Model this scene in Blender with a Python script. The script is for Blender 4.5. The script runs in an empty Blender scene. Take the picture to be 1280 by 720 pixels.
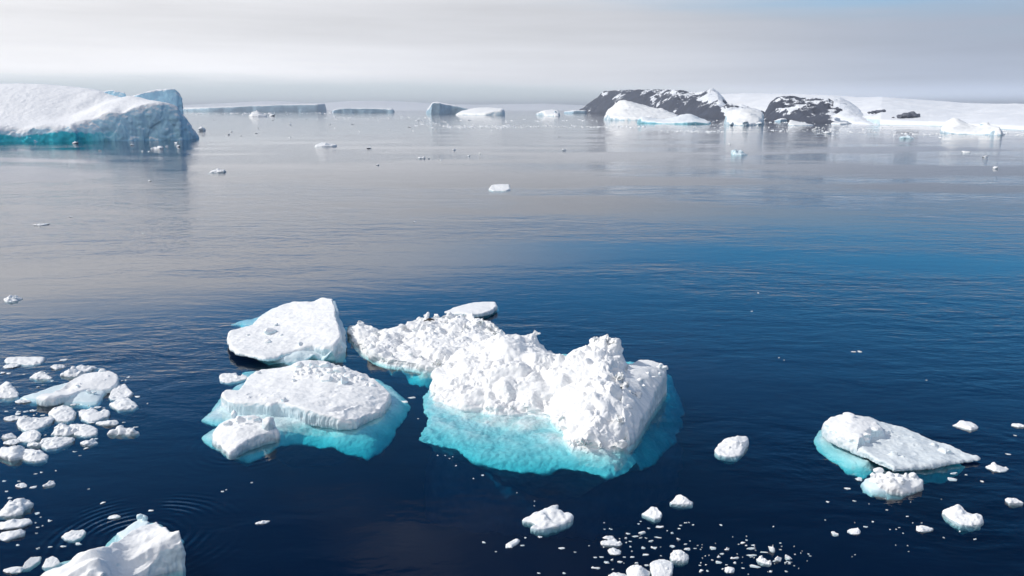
import bpy, math, random
import numpy as np
from mathutils import Vector

# ------------------------------------------------------------------ camera
SC = bpy.context.scene
COL = SC.collection
W0, H0 = 1280.0, 720.0
HFOV = math.radians(60)
F = W0 / 2 / math.tan(HFOV / 2)
CAMH = 18.0
HORIZON = 136.5
PITCH = math.atan((H0 / 2 - HORIZON) / F)
cam = bpy.data.cameras.new('camera')
cam.sensor_width = 36
cam.lens = 36 * F / W0
cam.clip_start = 0.5
cam.clip_end = 200000
camo = bpy.data.objects.new('camera', cam)
COL.objects.link(camo)
camo.location = (0, 0, CAMH)
camo.rotation_euler = (math.pi / 2 - PITCH, 0, 0)
SC.camera = camo

SUN_EL = math.radians(40)
SUN_AZ = math.radians(-82)      # clockwise from +Y (view direction); negative = left
SUN_STRENGTH = 3.2
SKY_STRENGTH = 0.12
SC.view_settings.view_transform = 'Standard'
SC.view_settings.look = 'None'
SC.view_settings.gamma = 1
SC.view_settings.exposure = 0.0
SC.view_settings.use_curve_mapping = False
cy = SC.cycles
cy.use_denoising = True
cy.max_bounces = 8
cy.diffuse_bounces = 4
cy.glossy_bounces = 3
cy.transparent_max_bounces = 12
cy.volume_bounces = 0
cy.sample_clamp_indirect = 6
cy.caustics_reflective = False
cy.caustics_refractive = False


# ------------------------------------------------------------------ node helpers
class NT:
    def __init__(s, tree):
        s.t = tree
        tree.nodes.clear()

    def n(s, typ, ins=None, **props):
        nd = s.t.nodes.new(typ)
        for k, v in props.items():
            setattr(nd, k, v)
        for k, v in (ins or {}).items():
            sock = nd.inputs[k]
            if isinstance(v, bpy.types.NodeSocket):
                s.t.links.new(v, sock)
            else:
                if hasattr(sock, 'default_value') and sock.type == 'RGBA' and len(v) == 3:
                    v = (*v, 1)
                sock.default_value = v
        return nd

    def m(s, op, a, b=None, c=None, clamp=False):
        ins = {0: a}
        if b is not None: ins[1] = b
        if c is not None: ins[2] = c
        return s.n('ShaderNodeMath', ins, operation=op, use_clamp=clamp).outputs[0]

    def v(s, op, a, b=None):
        ins = {0: a}
        if b is not None: ins[1] = b
        return s.n('ShaderNodeVectorMath', ins, operation=op).outputs[0]

    def mr(s, val, a, b, c=0.0, d=1.0, smooth=True):
        return s.n('ShaderNodeMapRange', {0: val, 1: a, 2: b, 3: c, 4: d},
                   interpolation_type='SMOOTHSTEP' if smooth else 'LINEAR').outputs[0]

    def mix(s, f, a, b):
        nd = s.n('ShaderNodeMix', data_type='RGBA')
        for k, v in ((0, f), (6, a), (7, b)):
            if isinstance(v, bpy.types.NodeSocket): s.t.links.new(v, nd.inputs[k])
            else: nd.inputs[k].default_value = (*v, 1) if isinstance(v, tuple) and len(v) == 3 else v
        return nd.outputs[2]

    def noise(s, vec, scale, detail=3, rough=0.5, **kw):
        return s.n('ShaderNodeTexNoise', {'Vector': vec, 'Scale': scale, 'Detail': detail, 'Roughness': rough}, **kw).outputs[0]

    def scale(s, vec, sc, rot=(0, 0, 0)):
        return s.n('ShaderNodeMapping', {'Vector': vec, 'Scale': sc, 'Rotation': rot}).outputs[0]


# ------------------------------------------------------------------ world
world = bpy.data.worlds.new('World')
SC.world = world
world.use_nodes = True
w = NT(world.node_tree)
sky = w.n('ShaderNodeTexSky', sky_type='NISHITA')
sky.sun_disc = False
sky.sun_elevation = SUN_EL
sky.sun_rotation = SUN_AZ
sky.altitude = 20
sky.air_density = 1.0
sky.dust_density = 0.1
sky.ozone_density = 4.0
gen = w.n('ShaderNodeTexCoord').outputs['Generated']
sep = w.n('ShaderNodeSeparateXYZ', {0: gen})
dx, dy, dz = sep.outputs
az = w.m('ARCTAN2', dx, dy)
streak = w.noise(w.n('ShaderNodeCombineXYZ', {0: w.m('MULTIPLY', az, 1.6), 1: w.m('MULTIPLY', dz, 26.0), 2: 3.3}).outputs[0], 1.0, 5, 0.55)
streak2 = w.noise(w.n('ShaderNodeCombineXYZ', {0: w.m('MULTIPLY', az, 5.0), 1: w.m('MULTIPLY', dz, 60.0), 2: 7.7}).outputs[0], 1.0, 4, 0.5)
st = w.m('SUBTRACT', streak, 0.5)
st2 = w.m('SUBTRACT', streak2, 0.5)
right = w.mr(az, -0.12, 0.42)
# lower edge of the stratus bank
el = w.m('ADD', w.mr(right, 0, 1, 0.029, 0.003, False), w.m('MULTIPLY', st2, 0.02))
mlow = w.mr(w.m('SUBTRACT', dz, el), -0.008, 0.012)
# upper edge of the bank
eu = w.m('ADD', w.mr(w.mr(az, -0.45, 0.5), 0, 1, 0.19, 0.098, False), w.m('MULTIPLY', st, 0.10))
mup = w.mr(w.m('SUBTRACT', dz, eu), -0.03, 0.055, 1, 0)
bank = w.m('MULTIPLY', mlow, mup)
# scattered thin clouds overhead
pz = w.m('ADD', dz, 0.12)
pv = w.n('ShaderNodeCombineXYZ', {0: w.m('DIVIDE', dx, pz), 1: w.m('DIVIDE', dy, pz), 2: 0.0}).outputs[0]
over = w.noise(w.scale(pv, (0.8, 1.3, 1)), 0.9, 5, 0.55)
over = w.m('MULTIPLY', w.mr(over, 0.50, 0.66, 0, 0.55), w.mr(dz, 0.15, 0.3))
over = w.m('MULTIPLY', over, w.mr(az, 0.25, -0.35, 0.1, 1.0))
behind = w.m('MULTIPLY', w.mr(dy, 0.15, -0.55, 0, 0.85), w.mr(w.noise(w.scale(gen, (2, 2, 5)), 1.4, 4, 0.5), 0.3, 0.6, 0.6, 1.05))  # unseen cloud added behind the camera, its glow lifts the shaded ice faces
mask = w.m('MAXIMUM', w.m('MAXIMUM', bank, over), behind, clamp=True)
ccol = w.mix(w.mr(az, -0.55, 0.05, smooth=False), (0.96, 0.96, 0.985), (0.70, 0.715, 0.76))
ccol = w.mix(w.mr(az, 0.02, 0.5), ccol, (0.41, 0.465, 0.575))
low_b = w.m('MULTIPLY', w.mr(dz, 0.012, 0.1, 1.22, 0.98), w.m('ADD', 1.0, w.m('MULTIPLY', w.mr(dz, 0.010, 0.032, 0.75, 0.0), right)))
low_b = w.m('MULTIPLY', low_b, w.mr(dz, 0.105, 0.15, 1.0, 1.32))
cbr = w.m('MULTIPLY', w.m('ADD', 1.0, w.m('ADD', w.m('MULTIPLY', st, 0.45), w.m('MULTIPLY', st2, 0.16))), low_b)
ccol = w.v('MULTIPLY', ccol, w.n('ShaderNodeCombineXYZ', {0: cbr, 1: cbr, 2: cbr}).outputs[0])
skyc = w.v('MULTIPLY', sky.outputs[0], w.mix(w.mr(dz, 0.2, 0.5), (0.30, 1.0, 1.34), (0.18, 0.40, 0.54)))
b1 = w.n('ShaderNodeBackground', {0: skyc, 1: SKY_STRENGTH}).outputs[0]
b3 = w.n('ShaderNodeBackground', {0: (0.74, 0.80, 0.85), 1: 1.0}).outputs[0]
b1 = w.n('ShaderNodeMixShader', {0: w.mr(dz, 0.03, 0.13, 0.96, 0.0), 1: b1, 2: b3}).outputs[0]
b2 = w.n('ShaderNodeBackground', {0: ccol, 1: 1.0}).outputs[0]
mx = w.n('ShaderNodeMixShader', {0: mask, 1: b1, 2: b2}).outputs[0]
w.n('ShaderNodeOutputWorld', {0: mx})

sun = bpy.data.lights.new('sun', 'SUN')
sun.energy = SUN_STRENGTH
sun.angle = math.radians(0.53)
sun.color = (1.0, 0.955, 0.885)
suno = bpy.data.objects.new('sun', sun)
COL.objects.link(suno)
sd = Vector((math.cos(SUN_EL) * math.sin(SUN_AZ), math.cos(SUN_EL) * math.cos(SUN_AZ), math.sin(SUN_EL)))
suno.rotation_euler = sd.to_track_quat('Z', 'Y').to_euler()

# ------------------------------------------------------------------ geometry helpers
FW = np.array([0, math.cos(PITCH), -math.sin(PITCH)])
UP = np.array([0, math.sin(PITCH), math.cos(PITCH)])
RT = np.array([1.0, 0, 0])


def at(px, py, z=0.0):
    """where the sight line through a photo pixel meets the level z"""
    d = FW + RT * (px - W0 / 2) / F + UP * (H0 / 2 - py) / F
    t = (z - CAMH) / d[2]
    return np.array([d[0] * t, d[1] * t, z])


def stand(px, pyg, py):
    """point above the water position (px,pyg), as high as it has to be to reach photo row py"""
    g = at(px, pyg)
    q = (H0 / 2 - py) / F
    # rel=(gx,gy,z-CAMH); q = rel.UP/rel.FW
    gy = g[1]
    zr = (q * gy * FW[1] - gy * UP[1]) / (UP[2] - q * FW[2])
    return np.array([g[0], gy, zr + CAMH])


def _hash(ix, iy, iz, seed):
    h = (ix.astype(np.int64) * 374761393 + iy.astype(np.int64) * 668265263 + iz.astype(np.int64) * 2147483647 + seed * 1274126177) & 0xffffffff
    h = ((h ^ (h >> 13)) * 1274126177) & 0xffffffff
    h = ((h ^ (h >> 16)) * 2246822519) & 0xffffffff
    return (h ^ (h >> 15)) & 0xffffffff


def pnoise(p, seed=0):
    """gradient noise, p (N,3) -> about -1..1"""
    pi = np.floor(p)
    f = p - pi
    u = f * f * f * (f * (f * 6 - 15) + 10)
    out = 0
    for cx in (0, 1):
        for cyy in (0, 1):
            for cz in (0, 1):
                h = _hash(pi[:, 0] + cx, pi[:, 1] + cyy, pi[:, 2] + cz, seed)
                gx = ((h & 1023) / 511.5 - 1)
                gy = (((h >> 10) & 1023) / 511.5 - 1)
                gz = (((h >> 20) & 1023) / 511.5 - 1)
                d = gx * (f[:, 0] - cx) + gy * (f[:, 1] - cyy) + gz * (f[:, 2] - cz)
                wx = u[:, 0] if cx else 1 - u[:, 0]
                wy = u[:, 1] if cyy else 1 - u[:, 1]
                wz = u[:, 2] if cz else 1 - u[:, 2]
                out = out + d * wx * wy * wz
    return out * 1.2


def fbm(p, scale, octs=4, seed=0, gain=0.5, billow=False):
    v = 0
    a = 1.0
    tot = 0
    q = p / scale
    for o in range(octs):
        n = pnoise(q + 17.3 * o, seed + o)
        if billow: n = np.abs(n) * 2 - 0.5
        v = v + a * n
        tot += a
        a *= gain
        q = q * 2.03
    return v / tot


def worley(p, scale, seed=0):
    """distance to the nearest jittered cell point (0 centre .. ~1 edge), and that cell's random value"""
    q = p / scale
    pi = np.floor(q)
    best = np.full(len(q), 9.0)
    val = np.zeros(len(q))
    for a in (-1, 0, 1):
        for b in (-1, 0, 1):
            for c in (-1, 0, 1):
                h = _hash(pi[:, 0] + a, pi[:, 1] + b, pi[:, 2] + c, seed)
                jx = (h & 1023) / 1023.0
                jy = ((h >> 10) & 1023) / 1023.0
                jz = ((h >> 20) & 1023) / 1023.0
                d = (q[:, 0] - pi[:, 0] - a - jx) ** 2 + (q[:, 1] - pi[:, 1] - b - jy) ** 2 + (q[:, 2] - pi[:, 2] - c - jz) ** 2
                mm = d < best
                best = np.where(mm, d, best)
                val = np.where(mm, jx, val)
    return np.sqrt(best), val


def rbf(pts, q):
    """surface through control points pts (N,3), evaluated at q (M,2)"""
    P = pts[:, :2]
    n = len(P)
    c = P.mean(0)
    s = max(P.std(), 1e-6)
    Pn = (P - c) / s
    qn = (q - c) / s
    D = np.linalg.norm(Pn[:, None] - Pn[None], axis=2)
    A = np.zeros((n + 3, n + 3))
    A[:n, :n] = D + np.eye(n) * 1e-4
    A[:n, n] = 1
    A[:n, n + 1:] = Pn
    A[n:, :n] = A[:n, n:].T
    b = np.zeros(n + 3)
    b[:n] = pts[:, 2]
    x = np.linalg.lstsq(A, b, rcond=None)[0]
    out = np.zeros(len(q))
    for i in range(0, len(q), 20000):
        e = np.linalg.norm(qn[i:i + 20000, None] - Pn[None], axis=2)
        out[i:i + 20000] = e @ x[:n] + x[n] + qn[i:i + 20000] @ x[n + 1:]
    return out


def poly_dist(poly, q):
    """signed distance, positive inside"""
    n = len(poly)
    inside = np.zeros(len(q), bool)
    best = np.full(len(q), 1e9)
    for i in range(n):
        a = poly[i]
        b = poly[(i + 1) % n]
        ab = b - a
        t = np.clip(((q - a) @ ab) / max(ab @ ab, 1e-9), 0, 1)
        d = np.linalg.norm(q - a - t[:, None] * ab, axis=1)
        best = np.minimum(best, d)
        c = ((a[1] > q[:, 1]) != (b[1] > q[:, 1]))
        with np.errstate(divide='ignore', invalid='ignore'):
            xi = (b[0] - a[0]) * (q[:, 1] - a[1]) / (b[1] - a[1]) + a[0]
        inside ^= c & (q[:, 0] < xi)
    return np.where(inside, best, -best)


def solid(edge, inner, bottom, step, rim=0.25, wobble=0.15, seed=0, rimpow=0.5):
    """closed body: outline + inner control points give its top, bottom is a level or control points"""
    edge = np.array(edge)
    pts = np.vstack([edge, np.array(inner)]) if len(inner) else edge
    lo = edge[:, :2].min(0) - step * 2
    hi = edge[:, :2].max(0) + step * 2
    xs = np.arange(lo[0], hi[0], step)
    ys = np.arange(lo[1], hi[1], step)
    X, Y = np.meshgrid(xs, ys, indexing='ij')
    q = np.stack([X.ravel(), Y.ravel()], 1)
    q3 = np.column_stack([q, np.zeros(len(q))])
    sz = max(np.ptp(edge[:, 0]), np.ptp(edge[:, 1]))
    qq = q + wobble * np.stack([fbm(q3, sz / 7, 4, seed + 5), fbm(q3, sz / 7, 4, seed + 9)], 1)
    d = poly_dist(edge[:, :2], qq)
    ins = d > 0
    H = np.zeros(len(q))
    H[ins] = rbf(pts, q[ins])
    if isinstance(bottom, tuple):        # ('keel', slope, deepest): thin at the rim, deeper inward
        th = bottom[3] if len(bottom) > 3 else 0.22
        Z0 = np.maximum(H - th - np.clip(d, 0, None) * bottom[1], bottom[2])
        Z0 = np.minimum(Z0, H - th * 0.9)
    elif np.isscalar(bottom):
        Z0 = np.full(len(q), float(bottom))
    else:
        Z0 = np.zeros(len(q))
        Z0[ins] = rbf(np.array(bottom), q[ins])
    H = np.maximum(H, Z0 + step * 0.5)
    k = np.clip(d / rim, 0, 1)
    k = (1 - (1 - k) ** 2) ** rimpow
    ZT = Z0 + (H - Z0) * k
    ZT = np.maximum(ZT, Z0 + step * 0.3)
    ins = ins.reshape(X.shape)
    cell = ins[:-1, :-1] & ins[1:, :-1] & ins[1:, 1:] & ins[:-1, 1:]
    nx, ny = X.shape
    idx = np.arange(nx * ny).reshape(nx, ny)
    ci, cj = np.nonzero(cell)
    a, b, c, e = idx[ci, cj], idx[ci + 1, cj], idx[ci + 1, cj + 1], idx[ci, cj + 1]
    M = nx * ny
    top = np.stack([a, b, c, e], 1)
    bot = np.stack([a, e, c, b], 1) + M
    sides = []
    cp = np.zeros((nx + 1, ny + 1), bool)
    cp[1:nx, 1:ny] = cell
    for di, dj, (p, r) in ((0, -1, ((0, 0), (1, 0))), (1, 0, ((1, 0), (1, 1))), (0, 1, ((1, 1), (0, 1))), (-1, 0, ((0, 1), (0, 0)))):
        m = ~cp[ci + 1 + di, cj + 1 + dj]
        v1 = idx[ci[m] + p[0], cj[m] + p[1]]
        v2 = idx[ci[m] + r[0], cj[m] + r[1]]
        sides.append(np.stack([v2, v1, v1 + M, v2 + M], 1))
    faces = np.vstack([top, bot] + sides)
    V = np.vstack([np.column_stack([q, ZT]), np.column_stack([q, Z0])])
    used = np.unique(faces)
    mp = np.zeros(len(V), int)
    mp[used] = np.arange(len(used))
    return V[used], mp[faces]


def hull_rock(c, r, seed, n=14, sub=0):
    """angular ice boulder as convex hull"""
    rs = np.random.RandomState(seed)
    p = rs.normal(size=(n, 3))
    p /= np.linalg.norm(p, axis=1)[:, None]
    p *= rs.uniform(0.75, 1.1, (n, 1))
    p = p * np.array(r) + np.array(c)
    import bmesh
    bm = bmesh.new()
    for v in p: bm.verts.new(v)
    bmesh.ops.convex_hull(bm, input=bm.verts)
    bmesh.ops.delete(bm, geom=[v for v in bm.verts if not v.link_faces], context='VERTS')
    bmesh.ops.recalc_face_normals(bm, faces=bm.faces)
    bm.verts.index_update()
    V = np.array([v.co[:] for v in bm.verts])
    Fs = [[v.index for v in f.verts] for f in bm.faces]
    bm.free()
    return V, Fs


def mesh_of(chunks):
    V = []
    Fs = []
    o = 0
    for v, f in chunks:
        V.append(v)
        Fs += [[int(i) + o for i in ff] for ff in f]
        o += len(v)
    me = bpy.data.meshes.new('m')
    me.from_pydata(np.vstack(V).tolist(), [], Fs)
    return me


def fused(chunks, voxel, smooth=2, disp=None):
    """weld overlapping closed bodies into one skin, then push it about with noise"""
    me = mesh_of(chunks)
    o = bpy.data.objects.new('tmp', me)
    COL.objects.link(o)
    r = o.modifiers.new('r', 'REMESH')
    r.mode = 'VOXEL'
    r.voxel_size = voxel
    if smooth:
        s = o.modifiers.new('s', 'SMOOTH')
        s.iterations = smooth
        s.factor = 0.5
    dg = bpy.context.evaluated_depsgraph_get()
    m2 = bpy.data.meshes.new_from_object(o.evaluated_get(dg))
    bpy.data.objects.remove(o)
    bpy.data.meshes.remove(me)
    if disp:
        n = len(m2.vertices)
        co = np.empty(n * 3)
        m2.vertices.foreach_get('co', co)
        co = co.reshape(-1, 3)
        no = np.empty(n * 3)
        m2.vertex_normals.foreach_get('vector', no)
        no = no.reshape(-1, 3)
        co = co + disp(co, no)
        m2.vertices.foreach_set('co', co.ravel())
        m2.update()
    m2.shade_smooth()
    return m2


def link(name, me, mat, parent=None, origin=None):
    me.name = name
    me.materials.clear()
    for mt in (mat if isinstance(mat, (list, tuple)) else [mat]):
        me.materials.append(mt)
    o = bpy.data.objects.new(name, me)
    COL.objects.link(o)
    org = Vector(origin) if origin is not None else None
    if parent is not None:
        o.parent = parent
        org = parent.location.copy()
    if org is not None:
        n = len(me.vertices)
        co = np.empty(n * 3)
        me.vertices.foreach_get('co', co)
        co = co.reshape(-1, 3) - np.array(org)
        me.vertices.foreach_set('co', co.ravel())
        me.update()
        if parent is None: o.location = org
    return o


def tag(o, label=None, cat=None, group=None, kind=None):
    if label: o['label'] = label
    if cat: o['category'] = cat
    if group: o['group'] = group
    if kind: o['kind'] = kind
    return o


def empty(name, loc, label, cat, group=None):
    o = bpy.data.objects.new(name, None)
    o.location = loc
    o.empty_display_size = 0.3
    COL.objects.link(o)
    return tag(o, label, cat, group)


# ------------------------------------------------------------------ materials
def ice_material(name, snow=(0.90, 0.895, 0.885), ice=(0.66, 0.77, 0.81), slope=(0.15, 0.45), wet=0.12, wetcol=None,
                 scale=1.0, bump=0.03, rough=0.75, grime=0.0, band=None, blotch=0.0):
    """snow on what faces up, bluer bare ice on steep and wet faces"""
    mt = bpy.data.materials.new(name)
    mt.use_nodes = True
    t = NT(mt.node_tree)
    geo = t.n('ShaderNodeNewGeometry')
    pos = geo.outputs['Position']
    nz = t.n('ShaderNodeSeparateXYZ', {0: geo.outputs['Normal']}).outputs[2]
    pz = t.n('ShaderNodeSeparateXYZ', {0: pos}).outputs[2]
    n1 = t.noise(pos, 0.9 / scale, 4, 0.6)
    n2 = t.noise(pos, 7.0 / scale, 4, 0.65)
    n3 = t.noise(t.scale(pos, (1, 1, 0.6)), 3.0 / scale, 4, 0.6)
    f = t.m('ADD', nz, t.m('MULTIPLY', t.m('SUBTRACT', n1, 0.5), 0.7))
    f = t.mr(f, slope[0], slope[1])
    s1 = t.mix(t.mr(n2, 0.35, 0.65), tuple(c * 0.95 for c in snow), snow)
    i1 = t.mix(t.mr(n3, 0.3, 0.7), tuple(c * 0.88 for c in ice), tuple(min(c * 1.1, 0.88) for c in ice))
    col = t.mix(f, i1, s1)
    wz = t.m('ADD', pz, t.m('MULTIPLY', t.m('SUBTRACT', n1, 0.5), -wet * 1.6))
    wf = t.mr(wz, wet * 0.3, wet, 1, 0)
    col = t.mix(wf, col, wetcol or tuple(c * 0.95 for c in ice))
    if band:
        bz = t.m('ADD', pz, t.m('MULTIPLY', t.m('SUBTRACT', t.noise(t.scale(pos, (1, 1, .3)), 0.07, 4, .6), 0.5), band[0] * 3.2))
        bf = t.mr(bz, band[0] * 0.8, band[0] * 1.15, 1, 0)
        bf = t.m('MULTIPLY', bf, t.mr(nz, 0.75, 0.5))
        bf = t.m('MULTIPLY', bf, t.mr(t.n('ShaderNodeSeparateXYZ', {0: pos}).outputs[0], at(95, 177)[0], at(150, 177)[0], 1, 0.08))
        col = t.mix(bf, col, band[1])
    if grime:
        g = t.noise(t.scale(pos, (1, 1, 2.5)), 0.35 / scale, 5, 0.7)
        col = t.mix(t.mr(g, 0.58, 0.72, 0, grime), col, (0.36, 0.35, 0.33))
    if blotch:
        bn = t.noise(t.scale(t.n('ShaderNodeNewGeometry').outputs['Position'], (1.0, 0.7, 1.2), (0, 0, 0.6)), 1.1, 6, 0.68)
        col = t.mix(t.mr(bn, 0.35, 0.65, blotch, 0), col, (0.30, 0.52, 0.58))
    rg = t.mr(f, 0, 1, 0.38, rough, False)
    rg = t.mix(wf, rg, (0.22, 0.22, 0.22))
    h = t.m('ADD', t.m('MULTIPLY', t.noise(pos, 3.5 / scale, 6, 0.65), bump * scale), t.m('MULTIPLY', t.noise(pos, 22 / scale, 3, 0.6), bump * scale * 0.18))
    bp = t.n('ShaderNodeBump', {'Height': h, 'Strength': 0.9, 'Distance': 1.0}).outputs[0]
    bs = t.n('ShaderNodeBsdfPrincipled', {'Base Color': col, 'Roughness': rg, 'Normal': bp, 'IOR': 1.31, 'Specular IOR Level': 0.35})
    t.n('ShaderNodeOutputMaterial', {0: bs.outputs[0]})
    return mt


M_SNOW = ice_material('packed_snow', wet=0.13)
M_RUBBLE = ice_material('rubble_snow', snow=(0.90, 0.895, 0.885), ice=(0.76, 0.84, 0.86), slope=(-0.5, 0.1), wet=0.10, bump=0.035)
M_WET = ice_material('wet_grey_snow', snow=(0.74, 0.785, 0.80), ice=(0.60, 0.72, 0.76), wet=0.1, rough=0.5)
M_FOOT = ice_material('submerged_ice', snow=(0.78, 0.87, 0.88), ice=(0.70, 0.84, 0.86), slope=(0.1, 0.5), wet=0.3, wetcol=(0.74, 0.87, 0.88), bump=0.09, rough=0.4, blotch=0.5)
M_BARE = ice_material('bare_ice', snow=(0.72, 0.82, 0.85), ice=(0.55, 0.74, 0.80), slope=(0.2, 0.8), wet=0.1, bump=0.025, rough=0.45)
M_CHUNK = ice_material('chunk_ice', snow=(0.88, 0.88, 0.875), ice=(0.70, 0.76, 0.79), slope=(-0.1, 0.35), wet=0.03, wetcol=(0.5, 0.6, 0.64), bump=0.03, scale=0.6, rough=0.6)

# ------------------------------------------------------------------ water
RIPPLE = [(at(172, 672), 5.5, 0.42, 0.0052), (at(300, 560), 5.0, 0.5, 0.0016), (at(1050, 575), 5.5, 0.5, 0.0014)]


def water_material():
    mt = bpy.data.materials.new('sea_water')
    mt.use_nodes = True
    t = NT(mt.node_tree)
    pos = t.n('ShaderNodeNewGeometry').outputs['Position']
    wind = t.noise(t.scale(pos, (0.5, 1.0, 1), (0, 0, 0.25)), 0.020, 3, 0.5)
    wind = t.mr(wind, 0.40, 0.60, 0.12, 1.0)
    warp = t.n('ShaderNodeTexNoise', {'Vector': pos, 'Scale': 0.12, 'Detail': 2.0}).outputs[1]
    wp = t.v('ADD', pos, t.v('MULTIPLY', t.v('SUBTRACT', warp, (0.5, 0.5, 0.5)), (3.0, 3.0, 0)))
    h = None
    for sx, sy, rot, sc, det, amp in ((0.42, 1.0, 0.18, 0.16, 2, 0.13), (0.55, 1.0, -0.10, 0.55, 3, 0.085),
                                      (0.6, 1.0, 0.25, 1.5, 3, 0.038), (0.8, 1.0, -0.5, 4.5, 2, 0.006)):
        v = t.m('MULTIPLY', t.m('SUBTRACT', t.noise(t.scale(wp, (sx, sy, 1), (0, 0, rot)), sc, det, 0.5), 0.5), amp)
        h = v if h is None else t.m('ADD', h, v)
    h = t.m('MULTIPLY', h, wind)
    for c, rad, lam, amp in RIPPLE:
        d = t.n('ShaderNodeVectorMath', {0: t.v('ADD', pos, t.v('MULTIPLY', t.v('SUBTRACT', warp, (0.5, 0.5, 0.5)), (1.2, 1.2, 0))), 1: tuple(c)}, operation='DISTANCE').outputs['Value']
        s = t.m('SINE', t.m('MULTIPLY', d, 2 * math.pi / lam))
        fall = t.m('MULTIPLY', t.mr(d, rad * 0.4, rad, 1, 0), t.m('MULTIPLY', t.mr(t.noise(pos, 0.45, 2, 0.5), 0.38, 0.62), amp * 1.5))
        h = t.m('ADD', h, t.m('MULTIPLY', s, fall))
    bp = t.n('ShaderNodeBump', {'Height': h, 'Strength': 1.0, 'Distance': 1.0}).outputs[0]
    # the same reflectance from either side of the surface, so that daylight passes down to the ice below
    bf = t.n('ShaderNodeNewGeometry').outputs['Backfacing']
    fr = t.n('ShaderNodeFresnel', {'IOR': t.mr(bf, 0, 1, 1.333, 1 / 1.333, False), 'Normal': bp}).outputs[0]
    gl = t.n('ShaderNodeBsdfGlossy', {'Color': (0.95, 0.95, 0.95), 'Roughness': 0.04, 'Normal': bp}).outputs[0]
    tr = t.n('ShaderNodeBsdfTransparent', {'Color': (1, 1, 1)}).outputs[0]
    mx = t.n('ShaderNodeMixShader', {0: fr, 1: tr, 2: gl}).outputs[0]
    ab = t.n('ShaderNodeVolumeAbsorption', {'Color': (0.20, 0.855, 0.90), 'Density': 1.0}).outputs[0]
    sc = t.n('ShaderNodeVolumeScatter', {'Color': (0.0, 0.30, 1.0), 'Density': 0.011, 'Anisotropy': 0.0}).outputs[0]
    vol = t.n('ShaderNodeAddShader', {0: ab, 1: sc}).outputs[0]
    t.n('ShaderNodeOutputMaterial', {0: mx, 1: vol})
    return mt


def box_mesh(lo, hi, div=None):
    V = np.array([(x, y, z) for z in (lo[2], hi[2]) for y in (lo[1], hi[1]) for x in (lo[0], hi[0])], float)
    Fs = [(0, 2, 3, 1), (4, 5, 7, 6), (0, 1, 5, 4), (2, 6, 7, 3), (0, 4, 6, 2), (1, 3, 7, 5)]
    return V, Fs


FAR = 60000
sea = link('sea_water', mesh_of([box_mesh((-FAR, -300, -25), (FAR, FAR, 0))]), water_material())
tag(sea, kind='structure')
mt = bpy.data.materials.new('dark_seabed')
mt.use_nodes = True
t = NT(mt.node_tree)
c = t.mix(t.noise(t.n('ShaderNodeNewGeometry').outputs['Position'], 0.05, 4), (0.02, 0.03, 0.04), (0.05, 0.06, 0.06))
t.n('ShaderNodeOutputMaterial', {0: t.n('ShaderNodeBsdfPrincipled', {'Base Color': c, 'Roughness': 0.9}).outputs[0]})
me = bpy.data.meshes.new('seabed')
me.from_pydata([(-FAR, -300, -25.5), (FAR, -300, -25.5), (FAR, FAR, -25.5), (-FAR, FAR, -25.5)], [], [(0, 1, 2, 3)])
tag(link('seabed', me, mt), kind='structure')

# haze
mt = bpy.data.materials.new('haze_air')
mt.use_nodes = True
t = NT(mt.node_tree)
vol = t.n('ShaderNodeVolumePrincipled', {'Color': (0.92, 0.95, 1.0), 'Density': 0.00005, 'Anisotropy': 0.2}).outputs[0]
t.n('ShaderNodeOutputMaterial', {'Volume': vol})
hz = link('haze', mesh_of([box_mesh((-FAR - 50, -350, -27), (FAR + 50, FAR + 50, 260))]), mt)
tag(hz, kind='stuff')

# ------------------------------------------------------------------ noise recipes (metres)


def d_snow(seed, k=1.0, grain=0.02):
    def f(co, no):
        a = fbm(co, 1.5, 4, seed) * 0.24 * k + fbm(co, 0.35, 3, seed + 7) * grain * 2.6 * k + fbm(co * np.array([0.8, 2.4, 1]), 0.9, 3, seed + 17) * 0.09 * k
        g = np.clip(no[:, 2:3], -1, 1)
        side = (1 - np.abs(g[:, 0])) * (fbm(co * np.array([1, 1, 0.45]), 0.3, 3, seed + 3) * 0.07 + fbm(co, 0.9, 3, seed + 6) * 0.16) * k
        return no * (a + side)[:, None]
    return f


def d_rubble(seed, k=1.0, floor=-9, x0=None, x1=None):
    """eroded snow: bulges parted by sharp creases, with pits and overhanging lips"""
    def f(co, no):
        wr = np.stack([fbm(co, 0.9, 3, seed + 31), fbm(co, 0.9, 3, seed + 32), fbm(co, 0.9, 3, seed + 33)], 1)
        q = co + wr * 0.35
        area = np.clip(fbm(co, 2.4, 3, seed + 71) * 2.6 + 0.8, 0.35, 1.25)
        if x0 is not None:
            area = area * (0.65 + 0.22 * np.clip((co[:, 0] - x0) / (x1 - x0), 0, 1))
        a = (np.abs(pnoise(q / 1.9, seed)) - 0.28) * 1.35
        a = a + (np.abs(pnoise(q / 0.9 + 5, seed + 1)) - 0.28) * 0.75 * area
        a = a + (np.abs(pnoise(q / 0.38 + 9, seed + 2)) - 0.28) * 0.30 * area
        a = a + (np.abs(pnoise(q / 0.19 + 3, seed + 3)) - 0.28) * 0.14 * (0.3 + area * 0.7)
        pits = np.clip(fbm(q, 0.6, 2, seed + 51) - 0.2, 0, 0.5) * 1.3 * area
        a = a - pits + fbm(co, 2.8, 3, seed + 21) * 0.45
        m = np.clip((co[:, 2] - floor) / 0.3, 0, 1)
        return no * (a * k * m)[:, None] + wr * np.array([1, 1, 0.5]) * (0.30 * k * m * area)[:, None]
    return f


def d_ice(seed, k=1.0):
    def f(co, no):
        a = fbm(co, 1.4, 4, seed) * 0.26 + fbm(co, 0.45, 3, seed + 8, billow=True) * 0.06
        return no * (a * k)[:, None]
    return f


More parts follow.
